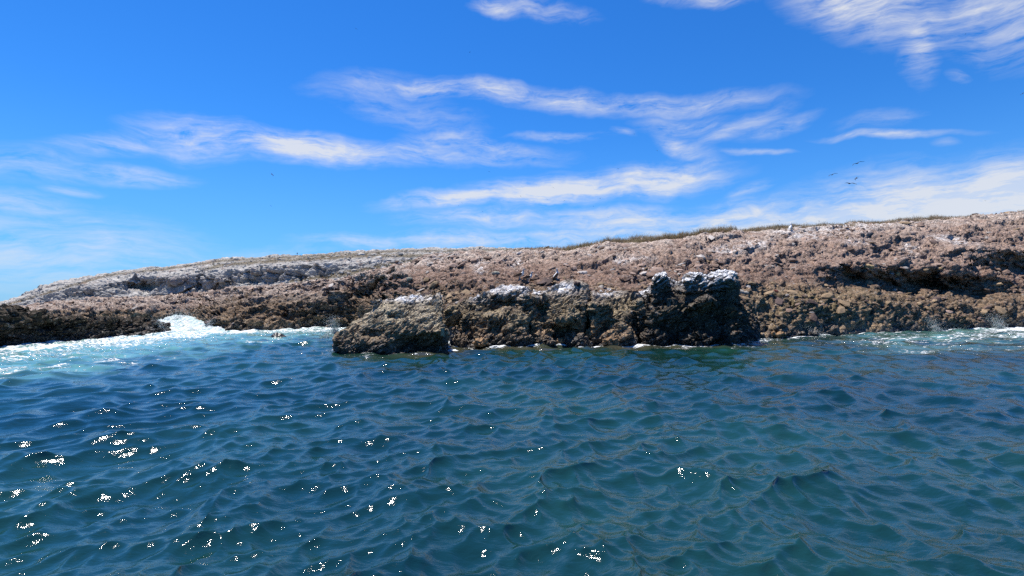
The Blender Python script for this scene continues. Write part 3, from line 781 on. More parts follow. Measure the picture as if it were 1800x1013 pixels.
# thin water over rock at the foot of the outcrops lets its brown through
shal = np.clip(s2 * 1.1, 0, 1) * sstep(px, 560, 700) * sstep(px, 1420, 1250) * inview * sstep(fn, -0.7, 0.3)
V[:, 2] += left * 0.10 * sstep(t, 0.2, 1.0) * (fn2 + 0.6) + 0.05 * np.clip(foam, 0, 1) * fn2
me = mesh_np('sea', V, F)
attr(me, 'foam', np.clip(foam, 0, 1)); attr(me, 'aer', np.clip(aer, 0, 1)); attr(me, 'shal', shal)
m, N_ = new_mat('sea_water')
g = N_.n('ShaderNodeNewGeometry').outputs['Position']
af = N_.n('ShaderNodeAttribute', attribute_name='foam').outputs['Fac']
aa = N_.n('ShaderNodeAttribute', attribute_name='aer').outputs['Fac']
ash = N_.n('ShaderNodeAttribute', attribute_name='shal').outputs['Fac']
patch = N_.noise(g, 0.12, 4, 0.55).outputs[0]
deep = N_.mix(N_.ramp(patch, 0.35, 0.65), (0.0025, 0.018, 0.015), (0.007, 0.036, 0.026))
deep = N_.mix(N_.m('MULTIPLY', ash, 0.7), deep, (0.055, 0.047, 0.026))
body = N_.mix(N_.ramp(aa, 0, 1), deep, (0.12, 0.29, 0.26))
st = N_.n('ShaderNodeMapping', {'Vector': g, 'Scale': (1.0, 1.7, 1.0), 'Rotation': (0, 0, R(12))}).outputs[0]
fno = N_.noise(st, 2.2, 8, 0.68, 0.8).outputs[0]
fvo = N_.n('ShaderNodeTexVoronoi', {'Vector': N_.v('ADD', st, N_.vs(N_.noise(st, 2.5, 3).outputs['Color'], 0.6)), 'Scale': 2.6}, feature='DISTANCE_TO_EDGE').outputs[0]
lace = N_.m('ADD', fno, N_.ramp(fvo, 0.0, 0.22, 0.12, -0.10))
fmask = N_.ramp(N_.m('ADD', N_.m('MULTIPLY', af, 0.95), N_.m('MULTIPLY', N_.m('SUBTRACT', lace, 0.5), 2.4)), 0.40, 0.80)
fmask = N_.m('MULTIPLY', fmask, N_.ramp(af, 0.03, 0.2))
colr = N_.mix(fmask, body, (0.60, 0.63, 0.64))
rip = N_.n('ShaderNodeMapping', {'Vector': g, 'Scale': (1.0, 1.8, 1.0), 'Rotation': (0, 0, R(-18))}).outputs[0]
h1 = N_.noise(rip, 5.0, 5, 0.55, 0.4).outputs[0]
h2 = N_.noise(rip, 13.0, 4, 0.6, 0.5).outputs[0]
hh = N_.m('ADD', N_.m('MULTIPLY', h1, 0.018), N_.m('MULTIPLY', h2, 0.0030))
hh = N_.m('ADD', hh, N_.m('MULTIPLY', N_.m('MULTIPLY', fmask, fno), 0.12))
bp = N_.n('ShaderNodeBump', {'Height': hh, 'Strength': 0.75, 'Distance': 1.0})
bs = N_.n('ShaderNodeBsdfPrincipled', {'Base Color': colr, 'Roughness': N_.ramp(fmask, 0, 1, 0.035, 0.8, False), 'IOR': 1.75, 'Normal': bp.outputs[0]})
N_.n('ShaderNodeOutputMaterial', {'Surface': bs.outputs[0]})
sea = link('sea', me, m, kind='structure')
print('sea', len(V), round(time.time() - T0, 1))

# ------------------------------------------------------------------ white water pouring through the gap
M_FOAM, N_ = new_mat('white_water')
g = N_.n('ShaderNodeNewGeometry').outputs['Position']
a = N_.noise(N_.v('MULTIPLY', g, (1.6, 0.45, 2.2)), 1.7, 8, 0.70, 0.9).outputs[0]
cc = N_.mix(N_.ramp(a, 0.38, 0.60), (0.22, 0.36, 0.36), (0.66, 0.68, 0.69))
bp = N_.n('ShaderNodeBump', {'Height': a, 'Strength': 0.9, 'Distance': 0.35})
bs = N_.n('ShaderNodeBsdfPrincipled', {'Base Color': cc, 'Roughness': 0.75, 'Normal': bp.outputs[0], 'Subsurface Weight': 0.0})
N_.n('ShaderNodeOutputMaterial', {'Surface': bs.outputs[0]})
ys = np.linspace(43.0, 61, 110)
us = np.linspace(252, 396, 120)
G = []
for y in ys:
    for u in us:
        t = (y - 43) / 18
        z = -0.12 + 1.3 * (t ** 0.75) * (0.75 + 0.25 * math.sin((u - 252) / 144 * 9 + t * 4))
        G.append((*P(u, 500, y)[:2], z))
G = np.array(G)
nz_ = fbm(G * np.array([0.7, 0.45, 0.7]), 5, 0.55, 500)
G[:, 2] += 0.38 * nz_ * sstep(G[:, 1], 43.5, 47)
G[:, 2] += 0.26 * fbm(G * np.array([1.9, 1.1, 1.9]), 4, 0.55, 501, ridged=True) * sstep(G[:, 1], 43.5, 47)
surf = link('white_water', mesh_np('white_water', G, grid_faces(len(ys), len(us))[:, ::-1]), M_FOAM, kind='stuff', label='white water surging through the gap behind the dark headland', category='surf')

def droplets(spots, name, label):
    Vs, Fs = [], []
    oc = np.array([(1, 0, 0), (-1, 0, 0), (0, 1, 0), (0, -1, 0), (0, 0, 1), (0, 0, -1)], float)
    of = np.array([(0, 2, 4), (2, 1, 4), (1, 3, 4), (3, 0, 4), (2, 0, 5), (1, 2, 5), (3, 1, 5), (0, 3, 5)])
    n = 0
    for (bx, by, tx, ty, Y, wide, cnt, size) in spots:
        b0, b1 = P(bx, by, Y), P(tx, ty, Y)
        for i in range(cnt * 3):
            t = random.random() ** 1.6
            p = b0 + (b1 - b0) * t + np.array([random.gauss(0, 1), random.gauss(0, 1), random.gauss(0, .5)]) * wide * (0.35 + 0.65 * t)
            if p[2] < -0.05: continue
            s = 0.5 * size * random.uniform(0.4, 1.3) * (1 - 0.5 * t)
            Vs.append(p + oc * s * np.array([1, 1, random.uniform(0.8, 1.6)])); Fs.append(of + n); n += 6
    return link(name, mesh_np(name, np.concatenate(Vs), np.concatenate(Fs)), M_FOAM, kind='stuff', label=label, category='spray')
droplets([(320, 566, 318, 548, 57, 1.1, 900, 0.06), (285, 585, 278, 560, 45, 0.35, 420, 0.05), (365, 578, 372, 560, 47, 0.3, 250, 0.045)], 'spray', 'fine spray over the white water in the gap')
droplets([(590, 586, 582, 556, 33, 0.28, 700, 0.035), (575, 592, 560, 578, 34, 0.6, 350, 0.035)], 'spray', 'splash thrown up behind the slanting slab rock')
droplets([(1650, 584, 1632, 556, 38.6, 0.35, 520, 0.035), (1640, 584, 1700, 580, 39, 0.4, 300, 0.035)], 'spray', 'splash running up the shore below the overhang')
droplets([(1760, 578, 1745, 552, 41.2, 0.4, 600, 0.04), (1450, 590, 1400, 568, 34.4, 0.25, 160, 0.025)], 'spray', 'splash on the shore beside the picture edge')

# ------------------------------------------------------------------ stones
def stone_mesh(name, seed, sub=1, flat=0.62):
    bm = bmesh.new()
    bmesh.ops.create_icosphere(bm, subdivisions=sub, radius=1.0)
    rs = random.Random(seed)
    pl = [(Vector((rs.gauss(0, 1), rs.gauss(0, 1), rs.gauss(0, 1))).normalized(), rs.uniform(0.55, 0.9)) for _ in range(7)]
    for v in bm.verts:
        d = v.co.normalized()
        k = min([1.0] + [h / max(d.dot(n), 1e-3) for n, h in pl if d.dot(n) > 0.05])
        v.co = d * min(k, 1.0) * rs.uniform(0.92, 1.06)
        v.co.z *= flat
    me = bpy.data.meshes.new(name)
    bm.to_mesh(me); bm.free()
    return me
def stone_mat(name, col, var=0.3):
    m, N = new_mat(name)
    g = N.n('ShaderNodeNewGeometry').outputs['Position']
    rnd = N.n('ShaderNodeObjectInfo').outputs['Random']
    nz = N.noise(g, 9.0, 6, 0.65).outputs[0]
    k = N.m('MULTIPLY', N.ramp(nz, 0.25, 0.75, 1 - var, 1 + var, False), N.ramp(rnd, 0, 1, 0.54, 0.90, False))
    c = N.vs(N.n('ShaderNodeRGB').outputs[0], k)
    N.t.nodes[-1 if False else [i for i, x in enumerate(N.t.nodes) if x.type == 'RGB'][0]].outputs[0].default_value = (*col, 1)
    bp = N.n('ShaderNodeBump', {'Height': N.noise(g, 26.0, 5, 0.7).outputs[0], 'Strength': 0.8, 'Distance': 0.05})
    b = N.n('ShaderNodeBsdfPrincipled', {'Base Color': c, 'Roughness': 0.9, 'Specular IOR Level': 0.15, 'Normal': bp.outputs[0]})
    N.n('ShaderNodeOutputMaterial', {'Surface': b.outputs[0]})
    return m
SM = [stone_mat('stone_pink', (0.37, 0.263, 0.21)), stone_mat('stone_brown', (0.22, 0.15, 0.115)), stone_mat('stone_pale', (0.50, 0.45, 0.41)), stone_mat('stone_dark', (0.12, 0.085, 0.075)), stone_mat('stone_ochre', (0.33, 0.235, 0.145))]
protos = []
for i in range(8):
    for j, mm in enumerate(SM):
        me = stone_mesh('stone', i * 7 + j, 1, random.uniform(0.28, 0.6))
        me.materials.append(mm)
        protos.append((j, me))
cand = np.where((COAST_PX > 20) & (COAST_PX < 1830) & (COAST_V[:, 2] > 0.5) & (COAST_N[:, 2] > 0.30))[0]
dd = COAST_V[cand, 1]
wgt = (1.0 / dd ** 1.0) * np.where(COAST_V[cand, 2] > 4, 1.0, 0.6) * np.where(COAST_PX[cand] < 380, 2.0, 1.0)
wgt = wgt * (0.06 + sstep(fbm(COAST_V[cand] * np.array([0.3, 0.3, 0.45]), 3, 0.6, 98), -0.1, 0.45))
pick = rng.choice(cand, 7500, replace=False, p=wgt / wgt.sum())
sizes = np.clip(0.075 * np.exp(rng.normal(0, 0.75, len(pick))), 0.03, 0.42)
order = np.argsort(-sizes / COAST_V[pick, 1])
def stone_kind(v):
    if v[2] > 4 or (v[1] > 62 and v[2] > 1.2): return random.choices([0, 1, 2, 3, 4], [0.44, 0.25, 0.20, 0.08, 0.03])[0]
    return random.choices([0, 1, 2, 3, 4], [0.06, 0.24, 0.06, 0.24, 0.40])[0]
def stone_mx(i, s):
    v, n = Vector(COAST_V[i]), Vector(COAST_N[i])
    up = (n * 0.3 + Vector((-0.15, -0.25, 0.6)) + Vector((random.gauss(0, .14), random.gauss(0, .14), 0))).normalized()
    q = up.to_track_quat('Z', 'Y')
    mx = Matrix.Translation(v + n * s * 0.15) @ q.to_matrix().to_4x4() @ Matrix.Rotation(random.uniform(0, 6.28), 4, 'Z')
    return mx @ Matrix.Diagonal((s * random.uniform(1.0, 1.8), s * random.uniform(0.8, 1.2), s, 1))
for o_ in order[:300]:
    i = pick[o_]
    kd = stone_kind(COAST_V[i])
    me = random.choice([m_ for j, m_ in protos if j == kd])
    st_ = bpy.data.objects.new('stone', me)
    COL.objects.link(st_)
    st_.parent = coast
    st_.matrix_world = stone_mx(i, sizes[o_])
Vs, Fs, Ms, n = [], [], [], 0
pv = [(j, np.array([v.co[:] for v in m_.vertices]), np.array([p.vertices[:] for p in m_.polygons])) for j, m_ in protos]
for o_ in order[300:]:
    i = pick[o_]
    kd = stone_kind(COAST_V[i])
    j, a, f = random.choice([x for x in pv if x[0] == kd])
    mx = np.array(stone_mx(i, sizes[o_]))
    Vs.append(a @ mx[:3, :3].T + mx[:3, 3]); Fs.append(f + n); Ms.append(np.full(len(f), kd)); n += len(a)
me = mesh_np('rubble', np.concatenate(Vs), np.concatenate(Fs), smooth=False)
for mm in SM: me.materials.append(mm)
me.polygons.foreach_set('material_index', np.concatenate(Ms).astype(np.int32))
link('rubble', me, None, coast, kind='stuff')
print('stones', round(time.time() - T0, 1))

# pale stones strewn over the far hill
LM = [stone_mat('lime_stone_white', (0.58, 0.55, 0.50)), stone_mat('lime_stone_grey', (0.45, 0.43, 0.40))]
cand = np.where((HILL_PX > -20) & (HILL_PX < 900) & (HILL_N[:, 2] > 0.45) & (HILL_PY > np.interp(HILL_PX, [r_[0] for r_ in HI], [r_[-1][0] for r_ in HI]) + 4))[0]
pick = rng.choice(cand, 1500, replace=False)
sizes = np.clip(0.22 * np.exp(rng.normal(0, 0.5, len(pick))), 0.1, 1.1)
order = np.argsort(-sizes)
HB = [stone_mesh('boulder', 300 + i, 1, random.uniform(.5, .8)) for i in range(8)]
for i, m_ in enumerate(HB): m_.materials.append(LM[i % 2])
def hill_mx(i, s):
    v, n = Vector(HILL_V[i]), Vector(HILL_N[i])
    mx = Matrix.Translation(v + n * s * 0.15) @ Matrix.Rotation(random.uniform(0, 6.28), 4, 'Z') @ Matrix.Rotation(random.gauss(0, .3), 4, 'X')
    return mx @ Matrix.Diagonal((s * random.uniform(1.0, 1.7), s * random.uniform(0.8, 1.2), s, 1))
for o_ in order[:120]:
    st_ = bpy.data.objects.new('boulder', random.choice(HB)); COL.objects.link(st_); st_.parent = hill
    st_.matrix_world = hill_mx(pick[o_], sizes[o_])
Vs, Fs, Ms, n = [], [], [], 0
pv = [(np.array([v.co[:] for v in m_.vertices]), np.array([p.vertices[:] for p in m_.polygons])) for m_ in HB]
for o_ in order[120:]:
    k_ = random.randrange(8); a, f = pv[k_]
    mx = np.array(hill_mx(pick[o_], sizes[o_]))
    Vs.append(a @ mx[:3, :3].T + mx[:3, 3]); Fs.append(f + n); Ms.append(np.full(len(f), k_ % 2)); n += len(a)
me = mesh_np('rubble', np.concatenate(Vs), np.concatenate(Fs), smooth=False)
for mm in LM: me.materials.append(mm)
me.polygons.foreach_set('material_index', np.concatenate(Ms).astype(np.int32))
link('rubble', me, None, hill, kind='stuff')

# ------------------------------------------------------------------ grass along the ridge and turf tufts on the hill
def blades(base, hts, width, lean, name, mat, parent=None, **tags):
    n = len(base)
    th = rng.uniform(0, 6.283, n)
    side = np.stack([np.cos(th), np.sin(th), np.zeros(n)], 1) * width[:, None]
    ln = np.stack([rng.normal(0, 1, n), rng.normal(0, 1, n), np.zeros(n)], 1) * lean * hts[:, None]
    top = base + ln + np.array([0, 0, 1.0]) * hts[:, None]
    mid = base + ln * 0.3 + np.array([0, 0, 0.55]) * hts[:, None]
    V = np.stack([base - side, base + side, mid + side * .7, mid - side * .7, top], 1).reshape(-1, 3)
    b = np.arange(n)[:, None] * 5
    F = np.concatenate([b + np.array([[0, 1, 2]]), b + np.array([[0, 2, 3]]), b + np.array([[3, 2, 4]])])
    return link(name, mesh_np(name, V, F, False), mat, parent, **tags)
M_GRASS, N_ = new_mat('dry_grass')
g = N_.n('ShaderNodeNewGeometry').outputs['Position']
c_ = N_.mix(N_.ramp(N_.noise(g, 1.4, 5, .6).outputs[0], 0.35, 0.65), (0.22, 0.17, 0.105), (0.32, 0.26, 0.165))
c_ = N_.mix(N_.m('MULTIPLY', N_.ramp(N_.noise(g, 0.35, 3, .6).outputs[0], 0.52, 0.68), 0.6), c_, (0.24, 0.23, 0.12))
bs = N_.n('ShaderNodeMixShader', {0: 0.5, 1: N_.n('ShaderNodeBsdfDiffuse', {'Color': c_}).outputs[0], 2: N_.n('ShaderNodeBsdfTranslucent', {'Color': c_}).outputs[0]})
N_.n('ShaderNodeOutputMaterial', {'Surface': bs.outputs[0]})
# (px, height factor) of the sward seen on the skyline
gp = np.array([860, 905, 940, 1000, 1080, 1180, 1260, 1340, 1400, 1460, 1500, 1560, 1640, 1680, 1740, 1765, 1785, 1830, 1950])
gh = np.array([0.0, 0.18, 0.5, 0.75, 0.9, 1.15, 1.0, 0.85, 0.8, 0.65, 0.55, 0.7, 0.8, 0.55, 0.06, 0.06, 0.45, 0.6, 0.6])
ridge_d = np.interp(COAST_PX, [r_[0] for r_ in CO], [r_[-1][1] for r_ in CO])
cand = np.where((COAST_PX > 880) & (COAST_PX < 1950) & (COAST_V[:, 1] > ridge_d - 1.0) & (COAST_V[:, 1] < ridge_d + 9))[0]
hf = np.interp(COAST_PX[cand], gp, gh)
clump = sstep(fbm(COAST_V[cand] * np.array([0.5, 0.5, 0.0]), 3, .5, 620), -0.6, 0.3)
w_ = hf * (0.25 + clump) + 1e-6
pick = rng.choice(cand, 52000, replace=True, p=w_ / w_.sum())
base = COAST_V[pick] + rng.normal(0, 0.06, (len(pick), 3)) * np.array([1, 1, 0.2])
hts = np.interp(COAST_PX[pick], gp, gh) * rng.uniform(0.35, 1.0, len(pick)) * 0.62 * (0.55 + 0.6 * sstep(fbm(base * np.array([0.5, 0.5, 0.0]), 3, .5, 620), -0.6, 0.3))
tall = rng.random(len(pick)) < 0.04
hts = hts * np.where(tall, 1.55, 1.0)
blades(base, hts, rng.uniform(0.008, 0.018, len(pick)), 0.32, 'grass', M_GRASS, kind='stuff', label='dry grass along the ridge top', category='grass')
cand = np.where((HILL_T > 0.45) & (HILL_PX > 0) & (HILL_PX < 900))[0]
pick = rng.choice(cand, 14000, replace=True)
base = HILL_V[pick] + rng.normal(0, 0.12, (len(pick), 3)) * np.array([1, 1, 0.1])
blades(base, rng.uniform(0.15, 0.5, len(pick)), rng.uniform(0.015, 0.035, len(pick)), 0.3, 'grass', M_GRASS, kind='stuff', label='dry turf on the flats of the pale hill', category='grass')
print('grass', round(time.time() - T0, 1))

# ------------------------------------------------------------------ single stones one can point at
bpy.context.view_layer.update()
DG = bpy.context.evaluated_depsgraph_get()
def hit(px, py):
    d = CM @ np.array([(px - 900) / FPX, (506.5 - py) / FPX, -1.0])
    ok, loc, nrm, *_ = scn.ray_cast(DG, Vector((0, 0, CAM_H)), Vector(d).normalized())
    return (loc, nrm) if ok else (Vector(P(px, py, 50)), Vector((0, 0, 1)))
def boulder(px, py, wpx, hpx, mat, label, name='boulder', seed=1, sink=0.25, cat='stone', lump=0.10, cellk=1.0, **kw):
    loc, nrm = hit(px, py)
    Y = loc.y
    me = stone_mesh(name, seed, 4, 1.0)
    a = np.array([v.co[:] for v in me.vertices]) * np.array([wpx / 2, (wpx + hpx) / 3.2, hpx / 2]) * (Y / FPX)
    f = np.array([p.vertices[:] for p in me.polygons])
    n = vnormals(a, f)
    size = wpx * Y / FPX
    f1, f2, ii = worley(a * 5.0 / size + seed * 3.3, seed)
    a = a + n * (size * lump * (0.5 - f1 + 0.5 * fbm(a * 7 / size, 3, .5, seed)))[:, None]
    bpy.data.meshes.remove(me)
    o = link(name, mesh_np(name, a, f), mat, None, label=label, category=cat, **kw)
    o.location = (loc.x, loc.y + size * 0.15 * sink, loc.z)
    return o
M_OR = stone_mat('orange_crust', (0.36, 0.23, 0.13), 0.35)
M_TAN = stone_mat('tan_stone', (0.40, 0.29, 0.16), 0.3)
M_GRN = stone_mat('grey_green_stone', (0.36, 0.36, 0.30), 0.25)
M_PALE = stone_mat('pale_stone', (0.52, 0.48, 0.42), 0.25)
M_RED = stone_mat('red_stone', (0.36, 0.13, 0.09), 0.25)
M_WETK = simple_mat('wet_rock', (0.05, 0.045, 0.035), 0.35, 0.5, 0.4, 12)
SB = [
    (938, 602, 26, 22, M_OR, 'single orange boulder at the waterline left of the vertical cleft'),
    (1042, 588, 30, 34, M_OR, 'orange crusted boulder under the vertical cleft, at the waterline'),
    (1074, 602, 34, 24, M_OR, 'broad orange stone at the waterline right of the cleft'),
    (985, 600, 22, 14, M_OR, 'small orange stone midway along the foot of the cleft outcrop'),
    (845, 602, 34, 20, M_OR, 'orange stone at the foot of the lumpy outcrop by the slab'),
    (1366, 588, 40, 14, M_OR, 'flat orange ledge stone at the waterline beyond the dark block'),
    (1526, 470, 20, 10, M_TAN, 'tan stone stuck under the lip of the overhang, largest of three'),
    (1577, 482, 12, 6, M_TAN, 'small tan stone in the middle of the dark overhang'),
    (1653, 472, 13, 5, M_TAN, 'small flat tan stone at the far end of the overhang'),
    (1304, 515, 26, 12, M_PALE, 'pale stone lying against the slope just past the dark block'),
    (1364, 512, 9, 7, M_RED, 'small red stone on the ochre slope'),
    (872, 481, 16, 8, M_GRN, 'grey green stone on the slope left of the paired birds'),
    (720, 492, 14, 9, M_GRN, 'grey green stone on the slope above the slanting slab'),
    (1013, 499, 16, 9, SM[3], 'dark stone on the whitened crest between outcrops'),
]
for i, (x, y, w_, h_, mt, lb) in enumerate(SB):
    boulder(x, y, w_ * (0.85 if mt is M_OR else 1), h_ * (0.75 if mt is M_OR else 1), mt, lb, seed=70 + i, lump=0.30 if mt is M_OR else 0.08)
p = Wt(490, 594)
bo = boulder(490, 597, 26, 15, M_WETK, 'small dark rock awash in the foam of the inlet', seed=91, lump=0.15)
bo.location = (p[0], p[1], 0.02); bo.rotation_euler = (0, R(24), 0)

# ------------------------------------------------------------------ birds
def loft(sections, nseg=12, closed=True):
    """sections: (centre, half width along side, half height along up, side, up)"""
    V, F = [], []
    for c, w_, h_, s, u in sections:
        for k in range(nseg):
            a = 2 * math.pi * k / nseg
            V.append(Vector(c) + Vector(s) * (w_ * math.cos(a)) + Vector(u) * (h_ * math.sin(a)))
    for i in range(len(sections) - 1):
        for k in range(nseg):
            a, b = i * nseg + k, i * nseg + (k + 1) % nseg
            F.append((a, b, b + nseg, a + nseg))
    me = bpy.data.meshes.new('loft')
    F.append(tuple(range(nseg))[::-1]); F.append(tuple(range((len(sections) - 1) * nseg, len(sections) * nseg)))
    me.from_pydata([v[:] for v in V], [], F)
    for p_ in me.polygons: p_.use_smooth = True
    me.update()
    return me
def spine(pts, nseg=12):
    """pts: (x, z, halfwidth, halfheight); bird faces +X"""
    sec = []
    for i, (x, z, w_, h_) in enumerate(pts):
        a = pts[max(i - 1, 0)]; b = pts[min(i + 1, len(pts) - 1)]
        t = Vector((b[0] - a[0], 0, b[1] - a[1])).normalized()
        up = Vector((-t.z, 0, t.x))
        sec.append(((x, 0, z), w_, h_, (0, 1, 0), up))
    return loft(sec, nseg)
M_BB = simple_mat('white_plumage', (0.62, 0.61, 0.60), 0.8, 0.1, 0.12, 14)
M_BW = simple_mat('brown_feathers', (0.105, 0.065, 0.042), 0.8, 0.1, 0.4, 18)
M_BH = simple_mat('grey_head', (0.34, 0.33, 0.34), 0.8, 0.1, 0.3, 40)
M_BK = simple_mat('grey_bill', (0.16, 0.18, 0.21), 0.5, 0.3, 0.2, 20)
M_BF = simple_mat('blue_foot', (0.12, 0.30, 0.38), 0.6, 0.3, 0.2, 20)
M_CH = simple_mat('white_down', (0.78, 0.77, 0.76), 0.9, 0.05, 0.08, 20)
M_FR = simple_mat('black_plumage', (0.012, 0.012, 0.014), 0.7, 0.2, 0.3, 8)
def booby(px, py, yaw, label, upright=0.0, scale=1.0, mats=None, **kw):
    mb, mw, mh = mats or (M_BB, M_BW, M_BH)
    loc, nrm = hit(px, py)
    e = link('booby', None, None, None, label=label, category='bird', **kw)
    e.location = loc + Vector((0, 0, 0.0)); e.rotation_euler = (0, 0, yaw); e.scale = (scale,) * 3
    tilt = Matrix.Rotation(-upright, 4, 'Y')
    def part(name, me, mat, parent=e, pre=tilt):
        me.transform(Matrix.Translation((0, 0, 0.12)) @ pre)
        return link(name, me, mat, parent)
    body = part('body', spine([(-0.24, 0.10, .02, .015), (-0.20, 0.11, .05, .045), (-0.12, 0.12, .085, .08), (0.0, 0.13, .105, .10), (0.10, 0.15, .10, .10), (0.17, 0.20, .075, .08), (0.205, 0.27, .05, .055), (0.22, 0.34, .042, .045), (0.235, 0.385, .046, .046), (0.265, 0.405, .04, .038), (0.295, 0.40, .02, .02)]), mb)
    part('head_plumage', spine([(0.212, 0.315, .047, .05), (0.222, 0.35, .048, .051), (0.238, 0.39, .051, .05), (0.268, 0.41, .044, .042), (0.292, 0.405, .026, .026)]), mh)
    part('bill', spine([(0.285, 0.402, .021, .02), (0.33, 0.392, .014, .014), (0.385, 0.378, .003, .004)], 8), M_BK)
    part('tail', loft([((-0.20, 0, 0.115), .05, .018, (0, 1, 0), (0, 0, 1)), ((-0.31, 0, 0.09), .04, .012, (0, 1, 0), (0, 0, 1)), ((-0.42, 0, 0.06), .008, .006, (0, 1, 0), (0, 0, 1))], 8), mw)
    for s in (1, -1):
        part('wing', loft([((0.14, s * .085, 0.19), .012, .03, (0, 1, 0), (0, 0, 1)), ((0.09, s * .105, 0.175), .02, .075, (0, 1, 0), (0, 0, 1)), ((-0.03, s * .105, 0.155), .022, .085, (0, 1, 0), (0, 0, 1)), ((-0.15, s * .085, 0.135), .02, .06, (0, 1, 0), (0, 0, 1)), ((-0.27, s * .05, 0.11), .014, .03, (0, 1, 0), (0, 0, 1)), ((-0.36, s * .02, 0.09), .005, .008, (0, 1, 0), (0, 0, 1))], 10), mw)
        lg = bpy.data.meshes.new('leg')
        bm = bmesh.new()
        bmesh.ops.create_cone(bm, cap_ends=True, segments=7, radius1=.011, radius2=.018, depth=.17, matrix=Matrix.Translation((0, s * .045, 0.06)))
        f3 = [bm.verts.new(q) for q in ((-0.03, s * .045, -.02), (0.085, s * .045 - .035, -.02), (0.1, s * .045, -.02), (0.085, s * .045 + .035, -.02), (0, s * .045, .004))]
        for q in ((0, 1, 4), (1, 2, 4), (2, 3, 4), (3, 0, 4), (3, 2, 1, 0)): bm.faces.new([f3[k] for k in q])
        bm.to_mesh(lg); bm.free()
        part('leg', lg, M_BF, e, Matrix.Translation((0, 0, -0.10)))
    return e
booby(914, 492, R(-8), 'brown and white seabird standing behind its neighbour on the whitened outcrop', R(6), 1.35, group='standing seabirds')
booby(928, 496, R(-4), 'brown winged white seabird sitting nearest, front one of the pair', R(2), 1.3, group='standing seabirds')
booby(979, 491, R(30), 'slim grey and white seabird standing upright apart from the pair', R(32), 1.2, group='standing seabirds')
booby(1391, 404, R(20), 'fluffy white seabird standing by the grass on the ridge', R(38), 1.15, (M_CH, M_CH, M_CH), group='standing seabirds')

def frigate_meshes():
    P_ = {}
    P_['body'] = spine([(-0.28, 0, .015, .015), (-0.18, 0, .05, .045), (0, 0, .075, .07), (0.16, 0.01, .065, .06), (0.26, 0.03, .038, .036), (0.33, 0.035, .036, .034), (0.38, 0.03, .014, .014)], 8)
    P_['bill'] = spine([(0.37, 0.03, .012, .012), (0.46, 0.02, .007, .007), (0.50, 0.0, .002, .004)], 6)
    t1 = []
    def wing(s, droop):
        sec = []
        for y, x, ch, z in ((0.03, 0.06, .19, 0.03), (0.22, 0.12, .18, 0.10), (0.45, 0.17, .165, 0.15), (0.62, 0.13, .14, 0.135), (0.82, 0.02, .10, 0.08 - droop), (1.0, -0.10, .055, 0.02 - 1.6 * droop), (1.12, -0.20, .006, -0.02 - 2.2 * droop)):
            sec.append(((x - .05, s * y, z), ch, .022, (1, 0, 0), (0, 0, 1)))
        return loft(sec, 8)
    P_['wing1'] = wing(1, 0.02); P_['wing2'] = wing(-1, 0.05)
    for s, k in ((1, 'tail1'), (-1, 'tail2')):
        P_[k] = loft([((-0.22, s * .02, 0), .03, .012, (0, 1, 0), (0, 0, 1)), ((-0.38, s * .05, 0), .022, .008, (0, 1, 0), (0, 0, 1)), ((-0.58, s * .10, 0), .004, .003, (0, 1, 0), (0, 0, 1))], 6)
    for m_ in P_.values(): m_.materials.append(M_FR)
    return P_
FM = frigate_meshes()
def frigate(px, py, span_px, yaw, bank, label, pitch=0.0, span=2.24, **kw):
    Y = min(span * abs(math.cos(bank)) * FPX / span_px, 900)
    e = link('frigatebird', None, None, None, label=label, category='bird', **kw)
    e.location = P(px, py, Y)
    e.rotation_mode = 'QUATERNION'
    e.rotation_quaternion = (Matrix.Rotation(yaw, 4, 'Z') @ Matrix.Rotation(pitch, 4, 'Y') @ Matrix.Rotation(bank, 4, 'X')).to_quaternion()
    for nm, k in (('body', 'body'), ('bill', 'bill'), ('wing', 'wing1'), ('wing', 'wing2'), ('tail_streamer', 'tail1'), ('tail_streamer', 'tail2')):
        link(nm, FM[k], None, e)
    return e
g4 = 'four dark seabirds circling above the slope'
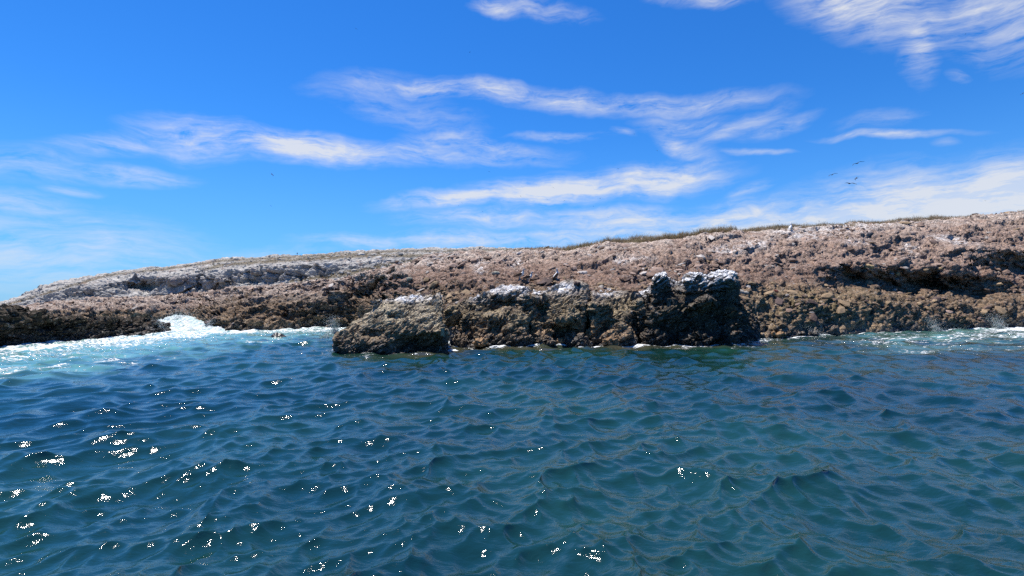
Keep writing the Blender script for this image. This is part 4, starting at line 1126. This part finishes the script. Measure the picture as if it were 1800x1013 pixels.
# birds fly away from or towards the boat: wings spread across the picture
frigate(1507, 287.5, 21, R(90), R(-20), 'topmost of the four dark soaring seabirds, banked steeply', group=g4)
frigate(1463, 307.5, 17, R(95), R(-20), 'leftmost of the four dark soaring seabirds, wings tilted', group=g4)
frigate(1505.5, 314, 12, R(120), R(-32), 'smallest of the four dark soaring seabirds, wings foreshortened', group=g4)
frigate(1494, 323, 22, R(90), R(3), 'lowest of the four dark soaring seabirds, wings held level', group=g4)
frigate(478, 307, 9, R(60), R(38), 'lone dark seabird in the blue below the long left cloud', group='distant birds')
frigate(1797.5, 165, 9, R(90), R(-35), 'dark seabird cut by the picture edge high in the sky', group='distant birds')
FAR = [(476, 362), (826, 92), (604, 439), (812, 357), (626, 51), (860, 302), (1115, 236), (1375, 228), (1086, 297), (972, 330), (915, 345), (962, 351), (992, 353), (1055, 349), (1043, 363), (1069, 383), (1267, 394), (1697, 60), (1155, 265), (848, 372), (806, 362), (870, 420), (842, 433), (1732, 353), (1370, 388), (1418, 391), (1440, 389)]
for i, (x, y) in enumerate(FAR):
    frigate(x, y, random.uniform(3.2, 4.6), random.uniform(0, 6.28), random.uniform(-.6, .6), 'far-off seabird, a dark speck against the sky', group='far-off birds')

# ------------------------------------------------------------------ little marker mast on the far ridge
top = Vector(P(522.5, 444.5, 138)); foot = Vector(P(522.5, 453, 138))
e = link('marker_mast', None, None, None, label='tiny dark marker mast on the skyline of the pale hill', category='mast')
e.location = foot
H = top.z - foot.z
def cyl(name, r_, h_, z, mat, parent):
    me = bpy.data.meshes.new(name); bm = bmesh.new()
    bmesh.ops.create_cone(bm, cap_ends=True, segments=8, radius1=r_, radius2=r_ * .8, depth=h_, matrix=Matrix.Translation((0, 0, z + h_ / 2)))
    bm.to_mesh(me); bm.free()
    return link(name, me, mat, parent)
M_MAST = simple_mat('painted_steel', (0.10, 0.13, 0.16), 0.5, 0.4, 0.2, 5)
cyl('pole', 0.05, H, 0, M_MAST, e); cyl('lamp_housing', 0.17, 0.28, H - 0.28, M_MAST, e); cyl('platform', 0.2, 0.12, H - 0.75, M_MAST, e)
print('done', round(time.time() - T0, 1))
